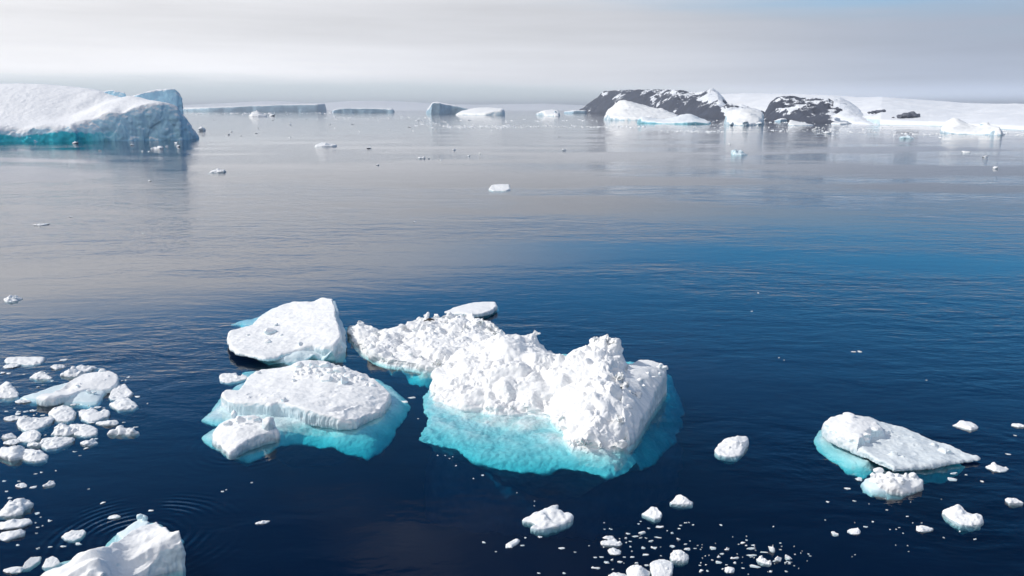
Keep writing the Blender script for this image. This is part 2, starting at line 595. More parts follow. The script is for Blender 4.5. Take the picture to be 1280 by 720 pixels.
def A(lst):
    return [at(*p) for p in lst]


def AE(lst):
    return AF(lst, 0.6)


def AF(lst, k=0.55):
    return [at(p[0], p[1], p[2] * (k if p[2] < 0 else 1)) for p in lst]


def ground_of(edge, inner):
    pts = np.vstack([np.array(edge), np.array(inner)]) if len(inner) else np.array(edge)

    def f(px, py):
        z = 0.5
        for _ in range(5):
            z = rbf(pts, at(px, py, z)[None, :2])[0]
        return at(px, py, z)
    return f


def boulders(spots, seed0, sq=0.8, g=None):
    """spots: (px,py,z, radius); with g the boulder is bedded in that surface instead"""
    out = []
    for i, (px, py, z, r) in enumerate(spots):
        c = at(px, py, z)
        if g is not None:
            c = g(px, py + r * 13)
            c[2] += r * sq * 0.35
        rs = np.random.RandomState(seed0 + i)
        rr = np.array([r * rs.uniform(0.85, 1.2), r * rs.uniform(0.85, 1.2), r * sq * rs.uniform(0.85, 1.2)])
        out.append(hull_rock(c, rr, seed0 + i, 18))
    return out


def scatter_boulders(poly, zf, n, rmin, rmax, seed):
    """little lumps strewn inside a pixel polygon"""
    rs = np.random.RandomState(seed)
    P = np.array(poly, float)
    out = []
    while len(out) < n:
        x = rs.uniform(P[:, 0].min(), P[:, 0].max())
        y = rs.uniform(P[:, 1].min(), P[:, 1].max())
        if poly_dist(P, np.array([[x, y]]))[0] < 0: continue
        r = rmin * (rmax / rmin) ** rs.uniform() ** 1.6
        out.append((x, y, zf(x, y) + r * 0.15, r))
    return out


MID = 0.055
# ------------------------------------------------------------------ 1. far tilted floe (back left of the middle group)
T = empty('ice_floe', at(355, 425), 'smooth wedge-shaped white floe with tilted top and pale blue edge, behind the layered floe', 'ice floe')
edge = A([(282, 420, .75), (285, 412, .85), (300, 409, .8), (314, 405, .75), (322, 396, .85), (336, 387, 1.15), (352, 380, 1.4), (368, 376, 1.55), (392, 375, 1.75),
          (403, 371, 1.95), (417, 372, 2.05), (421, 380, 2.0), (422, 392, 1.85), (427, 406, 1.6), (428, 420, 1.3), (419, 431, 1.05), (405, 434, .9), (390, 433, .8),
          (372, 437, .7), (355, 441, .65), (346, 447, .5), (330, 448, .55), (312, 444, .6), (295, 440, .65), (286, 432, .7)])
inner = A([(330, 425, .8), (365, 400, 1.25), (395, 395, 1.6), (400, 415, 1.3), (310, 425, .75), (345, 405, 1.0), (375, 420, 1.0)])
bot = A([(282, 422, .32), (330, 446, .28), (300, 440, .28), (345, 440, -.2), (420, 430, -.5), (420, 385, -.6), (330, 392, -.4), (300, 412, .05)])
GW = ground_of(edge, inner)
ch = [solid(edge, inner, bot, 0.09, rim=0.22, seed=1)]
link('snow_cap', fused(ch, 0.05, 2, d_snow(11, 0.8)), M_SNOW, T)
edge = AE([(316, 444, -.15), (300, 425, -.5), (300, 405, -.35), (286, 404, -.1), (300, 399, -.1), (318, 396, -.1), (340, 384, .3), (420, 374, .6), (426, 395, .9), (433, 412, .7), (435, 432, .0), (433, 450, -.7), (420, 454, -.5), (400, 452, -.25), (380, 453, -.05),
          (360, 455, -.05), (335, 453, -.1)])
inner = AF([(395, 438, .75), (415, 435, .85), (375, 441, .55), (355, 447, .35), (426, 425, .9)])
link('submerged_foot', fused([solid(edge, inner, ('keel', 0.9, -4.5), 0.09, rim=0.5, seed=2)], 0.06, 2, d_ice(12, 0.7)), M_BARE, T)
for i, (px, py, z, r) in enumerate([(338, 409, .95, .52), (335, 423, .85, .36), (376, 427, .95, .36), (345, 403, 1.1, .25), (310, 417, .8, .15), (352, 417, .85, .16)]):
    sp = boulders([(px, py, z, r)], 70 + i, 0.6, GW)
    link('ice_boulder', fused(sp, 0.045, 2, d_snow(40 + i, 0.45)), M_SNOW, T)

# ------------------------------------------------------------------ 2. layered floe
T = empty('ice_floe', at(390, 510), 'broad layered floe with a lower ledge at its left and a wide turquoise foot', 'ice floe')
edge = A([(275, 493, .85), (280, 487, .85), (297, 487, .85), (303, 480, .8), (306, 472, .8), (316, 465, .85), (326, 461, .9), (345, 459, 1.0), (362, 456, 1.15),
          (374, 450, 1.35), (392, 449, 1.4), (410, 451, 1.4), (425, 456, 1.3), (440, 460, 1.25), (455, 465, 1.15), (470, 473, 1.0), (482, 482, .8), (490, 491, .55),
          (487, 501, .38), (477, 513, .32), (460, 519, .35), (445, 526, .42), (425, 523, .6), (400, 517, .75), (378, 511, .85), (360, 506, .9), (347, 503, .9), (339, 507, .8), (328, 504, .85),
          (300, 504, .8), (284, 503, .75), (277, 499, .8)])
inner = A([(320, 480, .9), (360, 475, 1.05), (400, 480, 1.1), (430, 490, .95), (450, 505, .7), (380, 495, .95), (330, 495, .85), (460, 490, .85), (470, 503, .55), (345, 497, .98), (410, 470, 1.25)])
G = GL = ground_of(edge, inner)
ch = [solid(edge, inner, -.15, 0.08, rim=0.16, seed=3)]
def zB(x, y): return 1.25 - (y - 455) * 0.011
ch += boulders([(392, 452, 1.5, .5), (372, 454, 1.4, .32), (407, 453, 1.5, .4), (425, 460, 1.4, .42), (437, 466, 1.3, .35), (412, 462, 1.35, .3), (400, 466, 1.2, .3),
                (452, 470, 1.2, .3), (465, 478, 1.0, .25), (355, 498, .95, .22), (385, 461, 1.3, .26), (323, 464, .9, .2)], 300, 0.7, G)
ch += boulders(scatter_boulders([(370, 455), (430, 458), (470, 480), (440, 478), (400, 472), (365, 474)], zB, 110, .05, .2, 5), 400, 0.8, G)
ch += boulders(scatter_boulders([(290, 488), (345, 486), (380, 470), (350, 500), (290, 500)], zB, 40, .03, .09, 6), 600, 0.7, G)


def d_layer(co, no):
    base = d_snow(13, 0.7)(co, no)
    # wind-carved ridges across the right half of the top
    px0 = at(440, 495)[0]
    m = np.clip((co[:, 0] - at(400, 490)[0]) / 1.5, 0, 1) * np.clip((no[:, 2] - 0.5) * 3, 0, 1)
    s = co[:, 1] * 0.85 - co[:, 0] * 0.55 + fbm(co, 1.8, 4, 5) * 1.5
    r = np.abs(((s / 0.85) % 1) * 2 - 1)
    base[:, 2] += m * (r - 0.5) * 0.28 * np.clip(fbm(co, 1.3, 3, 9) * 2.5 + 0.3, 0, 1.2)
    return base


link('snow_cap', fused(ch, 0.042, 1, d_layer), M_SNOW, T)
# lower ledge
edge = A([(261, 545, .22), (266, 537, .4), (274, 528, .6), (285, 522, .8), (300, 519, .9), (318, 517, .95), (334, 522, .8), (346, 532, .55), (350, 538, .45), (335, 543, .42), (312, 550, .4),
          (296, 560, .32), (286, 567, .18), (276, 560, .15), (268, 552, .15)])
inner = A([(300, 535, .75), (325, 531, .75), (285, 545, .45), (275, 545, .4)])
G = ground_of(edge, inner)
ch = [solid(edge, inner, -.25, 0.07, rim=0.14, seed=4)]
ch += boulders([(300, 522, 1.0, .3), (318, 519, 1.0, .38), (285, 527, .8, .32), (310, 527, .9, .2)], 320, 0.6, G)
link('snow_ledge', fused(ch, 0.042, 1, d_snow(17, 0.8, 0.03)), M_SNOW, T)
for i, (px, py, z, r) in enumerate([(291, 517, .95, .32), (335, 528, .85, .52), (409, 471, 1.3, .36), (430, 474, 1.3, .36)]):
    sp = boulders([(px, py, z, r)], 90 + i, 1.0, G if i < 2 else GL)
    link('ice_boulder', fused(sp, 0.045, 1, d_snow(50 + i, 0.4)), M_SNOW, T)
edge = AE([(278, 492, -.3), (268, 503, -.1), (262, 512, -.12), (252, 522, -.12), (262, 528, -.3), (276, 532, -.4), (264, 533, -.15), (248, 543, -.1), (258, 555, -.35), (272, 562, -.5), (290, 571, -.7),
          (312, 575, -.9), (335, 566, -1.0), (358, 554, -1.1), (378, 550, -1.3), (400, 557, -1.5), (430, 566, -1.6), (460, 573, -1.9), (478, 562, -1.8), (492, 545, -1.5), (504, 526, -1.1),
          (514, 508, -.7), (512, 498, -.5), (500, 489, -.25), (488, 480, -.3), (470, 472, -.4), (420, 455, -.5), (360, 460, -.5), (300, 462, -.3), (300, 478, -.15)])
inner = AF([(300, 514, .12), (330, 517, .14), (360, 520, .1), (352, 532, -.02), (340, 545, -.15), (390, 524, .05), (380, 535, -.4), (420, 530, -.05), (450, 532, -.2), (420, 550, -.9), (460, 552, -1.1),
           (480, 520, -.2), (495, 505, -.2), (350, 490, -.0), (420, 490, .0), (470, 500, .05), (300, 545, -.1), (270, 512, .0), (275, 545, -.05), (300, 562, -.45), (270, 521, -.06),
           (325, 555, -.55), (478, 540, -1.2), (365, 543, -.75)])
link('submerged_foot', fused([solid(edge, inner, ('keel', 0.9, -4.5), 0.09, rim=0.5, wobble=.45, seed=5)], 0.06, 2, d_ice(19, 0.75)), M_FOOT, T)

# ------------------------------------------------------------------ 3. rough berg at the back of the middle group
T = empty('ice_floe', at(540, 440), 'jagged snow-heaped floe carrying the penguin, left of the big rubble iceberg', 'ice floe')
edge = A([(431, 405, .75), (441, 402, .9), (458, 405, .9), (472, 406, .95), (484, 409, 1.0), (498, 406, 1.2), (510, 401, 1.3), (526, 396, 1.4), (540, 392, 1.5), (556, 391, 1.6), (572, 389, 1.6), (590, 392, 1.5),
          (604, 396, 1.7), (618, 399, 1.75), (630, 407, 1.65), (640, 418, 1.4), (648, 440, 1.0), (620, 470, .5), (570, 475, .3), (552, 464, .35), (538, 459, .4), (520, 455, .45), (500, 451, .5), (482, 448, .55),
          (465, 441, .6), (450, 432, .6), (440, 421, .55), (434, 412, .6)])
inner = A([(470, 425, .85), (500, 430, .9), (530, 425, 1.1), (560, 415, 1.3), (545, 408, 1.35), (520, 412, 1.15), (590, 420, 1.4), (610, 420, 1.55), (570, 440, 1.0), (530, 443, .8), (600, 445, 1.2), (475, 438, .7), (508, 424, .7), (524, 430, .75)])
GP = ground_of(edge, inner)
ch = [solid(edge, inner, -.3, 0.09, rim=0.2, seed=6)]
ch += boulders([(449, 400, 1.15, .52), (440, 408, .9, .35), (504, 404, 1.45, .42), (532, 391, 1.75, .48), (545, 391, 1.7, .3), (560, 391, 1.75, .35), (572, 394, 1.7, .3), (598, 398, 1.85, .5), (612, 402, 1.9, .5),
                (470, 412, 1.1, .32), (482, 416, 1.1, .3), (580, 405, 1.6, .4), (622, 412, 1.7, .5), (518, 408, 1.35, .3), (556, 400, 1.5, .25), (490, 440, .8, .3), (548, 448, .8, .35), (515, 440, .75, .25),
                (628, 420, 1.5, .5)], 600, 0.75, GP)
def zC(x, y): return 0.7 + (x - 440) / 200 * 0.9 - (y - 410) * 0.014
ch += boulders(scatter_boulders([(440, 408), (500, 408), (560, 395), (630, 410), (600, 440), (540, 455), (470, 438)], zC, 26, .08, .26, 8), 700, 0.7, GP)
link('snow_cap', fused(ch, 0.052, 1, d_rubble(23, 0.62, -.2)), M_RUBBLE, T)
edge = AE([(430, 407, -.2), (436, 424, -.1), (452, 440, -.25), (470, 453, -.5), (490, 465, -.9), (508, 478, -1.6), (526, 492, -2.3), (545, 492, -2.2), (600, 480, -1.5), (650, 450, -1), (640, 425, -.5), (600, 410, -.5),
          (520, 414, -.5), (470, 415, -.3)])
inner = AF([(470, 446, .2), (500, 457, .15), (530, 464, .1), (548, 468, .1), (450, 432, .25), (530, 478, -1.1), (505, 466, -.55), (520, 440, .1), (580, 430, .1)])
link('submerged_foot', fused([solid(edge, inner, ('keel', 0.9, -4.5), 0.1, rim=0.5, wobble=.45, seed=7)], 0.065, 2, d_ice(29, 0.6)), M_FOOT, T)

# flat floe just behind it
T = empty('ice_floe', at(592, 392), 'thin flat white floe slab lying just behind the penguin floe', 'ice floe')
edge = A([(554, 389, .3), (566, 384, .4), (578, 380, .5), (592, 377, .55), (610, 376, .6), (620, 377, .6), (622, 382, .55), (615, 388, .5), (604, 391, .5), (590, 393, .5), (572, 391, .4), (560, 391, .3)])
link('snow_cap', fused([solid(edge, [], .12, 0.09, rim=0.15, seed=8)], 0.05, 2, d_snow(31, 0.5)), M_SNOW, T)
edge = AE([(560, 391, -.1), (575, 394, -.1), (592, 398, -.15), (612, 394, -.2), (624, 386, -.2), (623, 380, -.1), (600, 378, .1), (570, 383, .1)])
link('submerged_foot', fused([solid(edge, [at(595, 388, .3)], ('keel', 0.9, -4.5), 0.09, rim=0.3, seed=9)], 0.06, 2, d_ice(33, 0.5)), M_BARE, T)

# ------------------------------------------------------------------ 4. the big rubble berg
T = empty('iceberg', at(690, 510), 'big rugged twin-peaked iceberg of lumpy rubble with a broad turquoise foot, at the centre', 'iceberg')
edge = A([(534, 490, .25), (536, 472, .6), (545, 460, .8), (556, 452, .8), (575, 446, .6), (600, 444, .4), (640, 446, .3), (665, 448, .3), (690, 455, .5), (715, 458, .6), (740, 455, .6), (765, 455, .7), (790, 462, .8), (797, 475, 1.0),
          (792, 500, .9), (790, 525, .6), (795, 545, .3), (784, 556, .25), (760, 561, .2), (735, 561, .2), (714, 555, .3), (702, 542, .4), (697, 528, .5), (686, 520, .4), (670, 514, .35), (645, 514, .3), (620, 513, .35), (595, 509, .35),
          (570, 505, .35), (548, 499, .35)])
inner = A([(560, 447, 1.35), (575, 433, 1.6), (592, 428, 1.75), (610, 425, 1.95), (628, 424, 2.1), (645, 418, 2.4), (657, 419, 2.5), (668, 412, 3.0), (676, 428, 2.6), (690, 437, 2.3), (705, 439, 2.3), (722, 436, 2.6), (735, 427, 3.0),
           (746, 419, 3.5), (757, 416, 3.7), (768, 420, 3.55), (774, 434, 3.1), (780, 452, 2.6),
           (565, 470, 1.4), (590, 460, 1.8), (620, 455, 2.1), (650, 455, 2.2), (680, 458, 2.1), (705, 462, 2.1), (735, 455, 2.8), (755, 450, 3.1), (765, 480, 2.6), (740, 490, 2.2), (715, 485, 1.9), (690, 482, 1.6),
           (580, 488, .95), (610, 492, 1.0), (640, 490, 1.15), (665, 497, .85), (685, 505, .55), (700, 505, 1.0), (720, 510, 1.5), (745, 515, 1.75), (765, 515, 1.6), (780, 500, 1.9), (725, 535, 1.05), (750, 540, 1.05), (775, 542, .8),
           (770, 460, 2.9)])
ch = [solid(edge, inner, -.4, 0.09, rim=0.22, seed=10, wobble=.25)]
ch += boulders([(668, 416, 2.85, .42), (757, 420, 3.6, .42), (742, 424, 3.3, .4), (768, 427, 3.4, .36), (735, 432, 2.9, .42), (720, 441, 2.55, .4), (704, 443, 2.3, .36), (692, 442, 2.3, .3), (655, 422, 2.45, .35), (640, 424, 2.2, .4),
                (787, 492, 1.6, .42), (783, 480, 2.1, .38), (776, 468, 2.6, .35), (795, 497, 1.3, .32), (683, 504, .6, .3), (675, 512, .35, .26), (690, 515, .45, .26), (700, 523, .6, .36), (657, 508, .5, .32),
                (776, 556, .4, .4), (752, 556, .45, .4), (728, 552, .55, .38), (640, 508, .5, .25), (600, 503, .5, .3), (784, 508, 1.4, .34), (774, 525, 1.3, .4), (616, 427, 2.0, .35), (590, 432, 1.8, .3)], 900, 0.85)
link('rubble_mass', fused(ch, 0.052, 0, d_rubble(37, 0.85, -.2, at(560, 480)[0], at(720, 480)[0])), M_RUBBLE, T)
# smooth slab leaning on its right side
edge = A([(778, 470, 1.9), (786, 455, 1.8), (797, 449, 1.85), (810, 448, 1.9), (824, 452, 1.8), (835, 457, 1.65), (834, 468, 1.25), (828, 482, .95), (818, 502, .6), (808, 524, .35), (798, 546, .1), (786, 548, .5), (778, 525, 1.2), (774, 500, 1.8)])
inner = A([(808, 458, 1.95), (822, 462, 1.75), (800, 480, 1.7), (806, 500, 1.05), (793, 500, 1.6), (790, 525, 1.0), (812, 470, 1.75), (818, 480, 1.3)])
G = ground_of(edge, inner)
ch = [solid(edge, inner, -.5, 0.08, rim=0.14, seed=11)]
ch += boulders([(832, 458, 1.7, .22), (826, 455, 1.8, .22), (818, 470, 1.55, .2), (810, 465, 1.8, .18), (800, 473, 1.8, .25), (825, 466, 1.6, .16), (805, 480, 1.6, .2)], 960, 0.7, G)
link('leaning_slab', fused(ch, 0.05, 1, d_snow(39, 0.6)), M_SNOW, T)
edge = AE([(534, 484, -.15), (527, 492, -.2), (529, 508, -.3), (533, 520, -.3), (527, 532, -.4), (523, 546, -.5), (545, 553, -.7), (568, 558, -.8), (590, 572, -1.0), (620, 582, -1.1), (650, 585, -1.1), (680, 587, -1.2), (705, 583, -1.0), (735, 588, -.9),
          (760, 594, -.9), (788, 591, -1.3), (802, 585, -2.2), (818, 577, -3.1), (834, 565, -3.8), (846, 547, -4.2), (850, 530, -4.4), (857, 512, -4.4), (852, 495, -3.8), (842, 480, -3.0), (838, 466, -2.0), (820, 455, -.8), (750, 445, -.6), (650, 440, -.6), (570, 445, -.4)])
inner = AF([(545, 505, -.05), (570, 515, -.08), (600, 520, -.1), (640, 525, -.12), (680, 528, -.12), (700, 545, -.15), (560, 535, -.4), (600, 550, -.55), (640, 560, -.6), (680, 560, -.5), (720, 565, -.2), (750, 566, -.1), (780, 564, -.15),
           (795, 572, -1.0), (808, 550, -2.0), (820, 520, -2.6), (835, 500, -3.0), (828, 540, -3.4), (640, 500, .1), (740, 500, .1), (600, 480, .1), (545, 520, -.3), (620, 568, -.8), (845, 520, -3.8), (830, 480, -2.0)])
link('submerged_foot', fused([solid(edge, inner, ('keel', 0.9, -4.5), 0.1, rim=0.6, seed=12, wobble=.6)], 0.065, 2, d_ice(41, 1.5)), M_FOOT, T)
edge = A([(525, 545, -4.1), (528, 585, -4.6), (545, 600, -4.8), (590, 608, -4.9), (640, 615, -5.0), (690, 620, -5.1), (740, 627, -5.3), (770, 610, -5.1), (800, 600, -5.0), (850, 560, -4.7), (858, 530, -4.5), (800, 500, -4.3), (600, 500, -4.3)])
inner = A([(560, 570, -4.0), (640, 590, -4.1), (700, 590, -4.1), (760, 590, -4.3)])
link('deep_keel', fused([solid(edge, inner, -8, 0.2, rim=2.4, seed=13, wobble=.8)], 0.14, 2, d_ice(43, 1.8)), M_FOOT, T)

# ------------------------------------------------------------------ 5. right floe
T = empty('ice_floe', at(1115, 565), 'pointed white floe with a raised block at its left end, at the right', 'ice floe')
edge = A([(1028, 527, .75), (1036, 521, .85), (1060, 518, .9), (1085, 519, .8), (1110, 526, .6), (1140, 535, .5), (1165, 547, .42), (1200, 560, .36), (1226, 570, .28), (1222, 574, .22), (1190, 577, .25), (1165, 580, .28), (1130, 586, .22), (1117, 584, .3),
          (1097, 574, .42), (1075, 562, .5), (1050, 550, .6), (1032, 541, .65)])
inner = A([(1140, 555, .42), (1110, 560, .42), (1170, 565, .36), (1125, 575, .38), (1110, 540, .5)])
bot = A([(1028, 530, .2), (1075, 568, .1), (1130, 590, .0), (1226, 572, .12), (1100, 522, -.2), (1140, 550, -.3)])
G = ground_of(edge, inner)
ch = [solid(edge, inner, bot, 0.07, rim=0.2, seed=14)]
edge = A([(1028, 524, 1.0), (1040, 519, 1.1), (1060, 516, 1.2), (1080, 517, 1.15), (1100, 523, 1.0), (1103, 533, .95), (1090, 540, .95), (1078, 547, 1.0), (1074, 553, .85), (1055, 546, .8), (1036, 538, .8)])
block = [solid(edge, A([(1065, 530, 1.15)]), .2, 0.07, rim=0.3, seed=15, wobble=.4)]
ch += boulders([(1116, 565, .55, .25), (1108, 538, .65, .24), (1112, 537, .6, .2), (1168, 553, .55, .22), (1178, 560, .55, .3), (1186, 562, .5, .25), (1140, 546, .5, .1), (1070, 522, 1.25, .3), (1050, 524, 1.15, .25)], 1000, 0.6, G)
ch += boulders(scatter_boulders([(1115, 540), (1180, 560), (1150, 572), (1115, 570)], lambda x, y: .42, 20, .03, .09, 44), 1020, .7, G)
link('wet_plate', fused(ch, 0.04, 1, d_snow(47, 0.95)), M_WET, T)
link('snow_block', fused(block + boulders([(1095, 537, .9, .3), (1085, 543, .9, .25), (1062, 520, 1.2, .35)], 1010, .6), 0.04, 1, d_snow(48, 1.0)), M_SNOW, T)
edge = AE([(1022, 535, -.1), (1016, 548, -.3), (1020, 560, -.5), (1040, 573, -.7), (1060, 588, -.9), (1080, 598, -1.2), (1110, 600, -1.6), (1150, 604, -2.2), (1180, 603, -2.3), (1200, 590, -1.6), (1210, 578, -.8), (1190, 565, -.3), (1100, 530, -.3), (1050, 525, -.2)])
inner = AF([(1036, 548, .02), (1060, 562, .02), (1085, 575, .02), (1105, 583, .03), (1130, 587, -.05), (1160, 584, -.1), (1040, 560, -.3), (1065, 576, -.4), (1150, 560, .0), (1100, 592, -.9)])
link('submerged_foot', fused([solid(edge, inner, ('keel', 0.9, -4.5), 0.08, rim=0.5, seed=16)], 0.055, 2, d_ice(49, 0.7)), M_FOOT, T)

T = empty('ice_floe', at(1115, 608), 'small crumbly white floe on a rounded grey ice base, in front of the pointed floe', 'ice floe')
edge = A([(1084, 596, .35), (1092, 590, .5), (1110, 590, .6), (1130, 591, .6), (1148, 592, .55), (1156, 600, .4), (1152, 608, .25), (1140, 613, .15), (1130, 617, .1), (1118, 612, .25), (1100, 607, .3)])
G = ground_of(edge, [at(1120, 602, .55)])
ch = [solid(edge, [at(1120, 602, .55)], -.1, 0.06, rim=.12, seed=17)]
ch += boulders([(1098, 588, .6, .25), (1092, 594, .5, .2)], 1050, .8)
ch += boulders(scatter_boulders([(1085, 594), (1110, 589), (1150, 592), (1154, 603), (1130, 614), (1105, 606)], lambda x, y: .6 - (y - 590) * .018, 34, .09, .22, 51), 1060, .75, G)
link('snow_cap', fused(ch, 0.035, 0, d_snow(53, 0.5, 0.03)), M_RUBBLE, T)
edge = AE([(1080, 596, .15), (1075, 603, .0), (1078, 611, -.08), (1090, 618, -.15), (1110, 620, -.18), (1128, 619, -.15), (1150, 610, -.1), (1155, 600, .1), (1120, 592, .3)])
link('ice_base', fused([solid(edge, A([(1100, 609, .2), (1090, 604, .25)]), ('keel', 0.9, -4.5), 0.06, rim=.2, seed=18)], 0.045, 2, d_ice(55, 0.3)), M_BARE, T)

# ------------------------------------------------------------------ 6. bottom-left berg
T = empty('iceberg', at(140, 700), 'ridged white iceberg with rings of ripples round it, cut off by the bottom edge', 'iceberg')
edge = A([(40, 725, .5), (62, 710, .7), (85, 700, .9), (100, 690, 1.1), (112, 684, 1.4), (125, 681, 1.4), (150, 668, 1.3), (175, 655, 1.2), (198, 647, 1.3), (207, 656, 1.4), (216, 661, 1.5), (228, 660, 1.55), (231, 672, 1.3), (226, 682, 1.05),
          (210, 695, .7), (195, 707, .45), (178, 718, .3), (150, 735, .2), (110, 755, .2), (60, 760, .2), (30, 745, .3)])
inner = A([(125, 700, 1.3), (160, 680, 1.05), (190, 668, 1.25), (215, 672, 1.3), (135, 705, 1.45), (160, 700, .7), (185, 690, .9), (110, 715, 1.1), (150, 715, .5), (120, 730, .7), (80, 725, .8), (195, 660, 1.1), (200, 680, 1.15)])
ch = [solid(edge, inner, -.4, 0.06, rim=0.14, seed=19)]


def d_ridge(co, no):
    b = d_snow(59, 0.7, 0.03)(co, no)
    s = -co[:, 0] * 0.45 + co[:, 1] * 0.9 + fbm(co, 2.0, 3, 6) * 0.25
    r = ((s / 0.75) % 1)
    r = np.where(r < 0.25, r * 4, (1 - r) / 0.75)
    m = np.clip((co[:, 0] - at(120, 690)[0]) / 0.8, 0, 1) * np.clip((no[:, 2] - 0.4) * 3, 0, 1)
    b[:, 2] += m * (r - 0.5) * 0.24 * np.clip(fbm(co, 1.5, 3, 9) * 2.5 + 0.5, 0.1, 1.2)
    return b


link('snow_cap', fused(ch, 0.036, 0, d_ridge), M_SNOW, T)
edge = A([(140, 675, .0), (137, 670, .2), (148, 664, .5), (165, 652, .7), (178, 645, .8), (190, 650, .8), (180, 668, .8), (155, 680, .6)])
link('back_ledge', fused([solid(edge, [], -.4, 0.06, rim=.12, seed=20)] + boulders([(181, 648, .85, .2), (176, 646, .8, .16)], 1100, 1.2), 0.036, 1, d_snow(61, 0.5)), M_BARE, T)
edge = AE([(120, 690, -.3), (140, 668, -.2), (180, 648, -.2), (200, 650, -.2), (232, 672, -.3), (229, 700, -.8), (222, 715, -1.2), (200, 745, -1.5), (140, 790, -1.5), (60, 790, -1.0), (20, 740, -.3), (70, 700, -.2)])
inner = AF([(205, 705, .0), (190, 718, -.1), (216, 695, .0), (150, 700, .1), (100, 720, .1), (210, 722, -.7)])
link('submerged_foot', fused([solid(edge, inner, ('keel', 0.9, -4.5), 0.08, rim=.4, seed=21)], 0.055, 2, d_ice(63, 0.6)), M_FOOT, T)

# ------------------------------------------------------------------ 7. left floe in the brash field
T = empty('ice_floe', at(90, 490), 'long grooved floe with a grey-blue skirt, largest in the crowd at the left edge', 'ice floe')
edge = A([(43, 497, .45), (52, 491, .55), (66, 486, .6), (78, 481, .6), (90, 473, .65), (104, 467, .7), (120, 464, .75), (138, 463, .75), (148, 467, .7), (150, 472, .6), (147, 479, .45), (139, 485, .38), (128, 487, .35), (112, 486, .4), (99, 489, .4), (93, 492, .45), (80, 496, .45),
          (68, 500, .4), (56, 501, .4)])
inner = A([(120, 474, .7), (95, 480, .6), (60, 495, .62), (75, 489, .35), (85, 486, .35), (75, 493, .62), (65, 491, .38)])
G = ground_of(edge, inner)
ch = [solid(edge, inner, .0, 0.07, rim=.14, seed=22)]
ch += boulders([(128, 461, .8, .25), (112, 487, .5, .22), (118, 489, .45, .18), (86, 470, .6, .1)], 1120, .6, G)
ch += boulders(scatter_boulders([(80, 480), (120, 466), (146, 470), (110, 484)], lambda x, y: .68, 14, .03, .1, 71), 1130, .7, G)
link('snow_cap', fused(ch, 0.042, 1, d_snow(67, 0.5)), M_SNOW, T)
edge = AE([(22, 498, .0), (30, 493, .12), (45, 489, .3), (80, 478, .3), (140, 478, .2), (134, 488, .2), (128, 497, .1), (124, 505, -.05), (112, 509, -.15), (96, 508, -.2), (78, 507, -.15), (60, 504, -.1), (38, 503, -.05)])
link('ice_skirt', fused([solid(edge, A([(100, 496, .28), (115, 494, .3), (80, 499, .2), (45, 497, .12)]), ('keel', 0.9, -4.5), 0.07, rim=.2, seed=23)], 0.05, 2, d_ice(69, 0.3)), M_BARE, T)

print('NEAR DONE')
#PART2

# ------------------------------------------------------------------ far ice
M_FAR = ice_material('far_iceberg', snow=(0.90, 0.90, 0.89), ice=(0.52, 0.66, 0.74), slope=(0.2, 0.5), wet=0.4, scale=9, bump=0.05)
M_FARTAB = ice_material('far_tabular', snow=(0.88, 0.88, 0.88), ice=(0.40, 0.56, 0.66), slope=(0.5, 0.75), wet=0.4, scale=30, bump=0.03)
M_BLUE = ice_material('blue_iceberg', snow=(0.84, 0.87, 0.89), ice=(0.30, 0.60, 0.70), slope=(0.3, 0.75), wet=0.6, wetcol=(0.15, 0.5, 0.6), scale=9, bump=0.05)
M_BIG = ice_material('big_iceberg', snow=(0.87, 0.87, 0.88), ice=(0.44, 0.69, 0.86), slope=(0.2, 0.55), wet=0.5, scale=9, bump=0.04, grime=0.2, band=(4.2, (0.03, 0.52, 0.64)))


def S(lst):
    return [stand(*p) for p in lst]


def d_far(seed, sc, amp, tf=1.0):
    def f(co, no):
        a = fbm(co, sc, 4, seed) * amp + fbm(co, sc * 0.3, 3, seed + 3, billow=True) * amp * 0.3
        side = 1 - np.abs(no[:, 2])
        a = (a + (np.abs(pnoise(co / (sc * 0.35), seed + 40)) - 0.28) * amp * 0.9) * (tf + (1 - tf) * side)
        wf, wv = worley(co * np.array([1, 1, 0.7]), sc * 0.75, seed + 21)
        a = a + side * ((0.5 - wf) * 2.0 + (wv - 0.5) * 1.2) * amp + side * fbm(co * np.array([1, 1, 0.7]), sc * 0.25, 3, seed + 5) * amp * 0.8 + fbm(co, sc * 0.13, 2, seed + 6, billow=True) * amp * 0.22
        return no * a[:, None]
    return f


def far_mesh(edge, inner, step, rim, seed, amp, rocks=(), wobble=None, tf=1.0):
    e, i = S(edge), S(inner)
    ch = [solid(e, i, -step * 3, step, rim=rim, seed=seed, wobble=step * 0.9 if wobble is None else wobble)]
    for (px, pyg, py, r) in rocks:
        c = stand(px, pyg, py)
        ch.append(hull_rock(c, (r, r, r * .8), seed + int(px), 16))
    return fused(ch, step * 0.7, 0, d_far(seed, step * 14, amp, tf))


def far_berg(label, edge, inner, step, rim, seed, amp, mat, rocks=(), name='iceberg', cat='iceberg', group=None):
    o = link(name, far_mesh(edge, inner, step, rim, seed, amp, rocks), mat, origin=at(edge[0][0], edge[0][1]))
    return tag(o, label, cat, group)


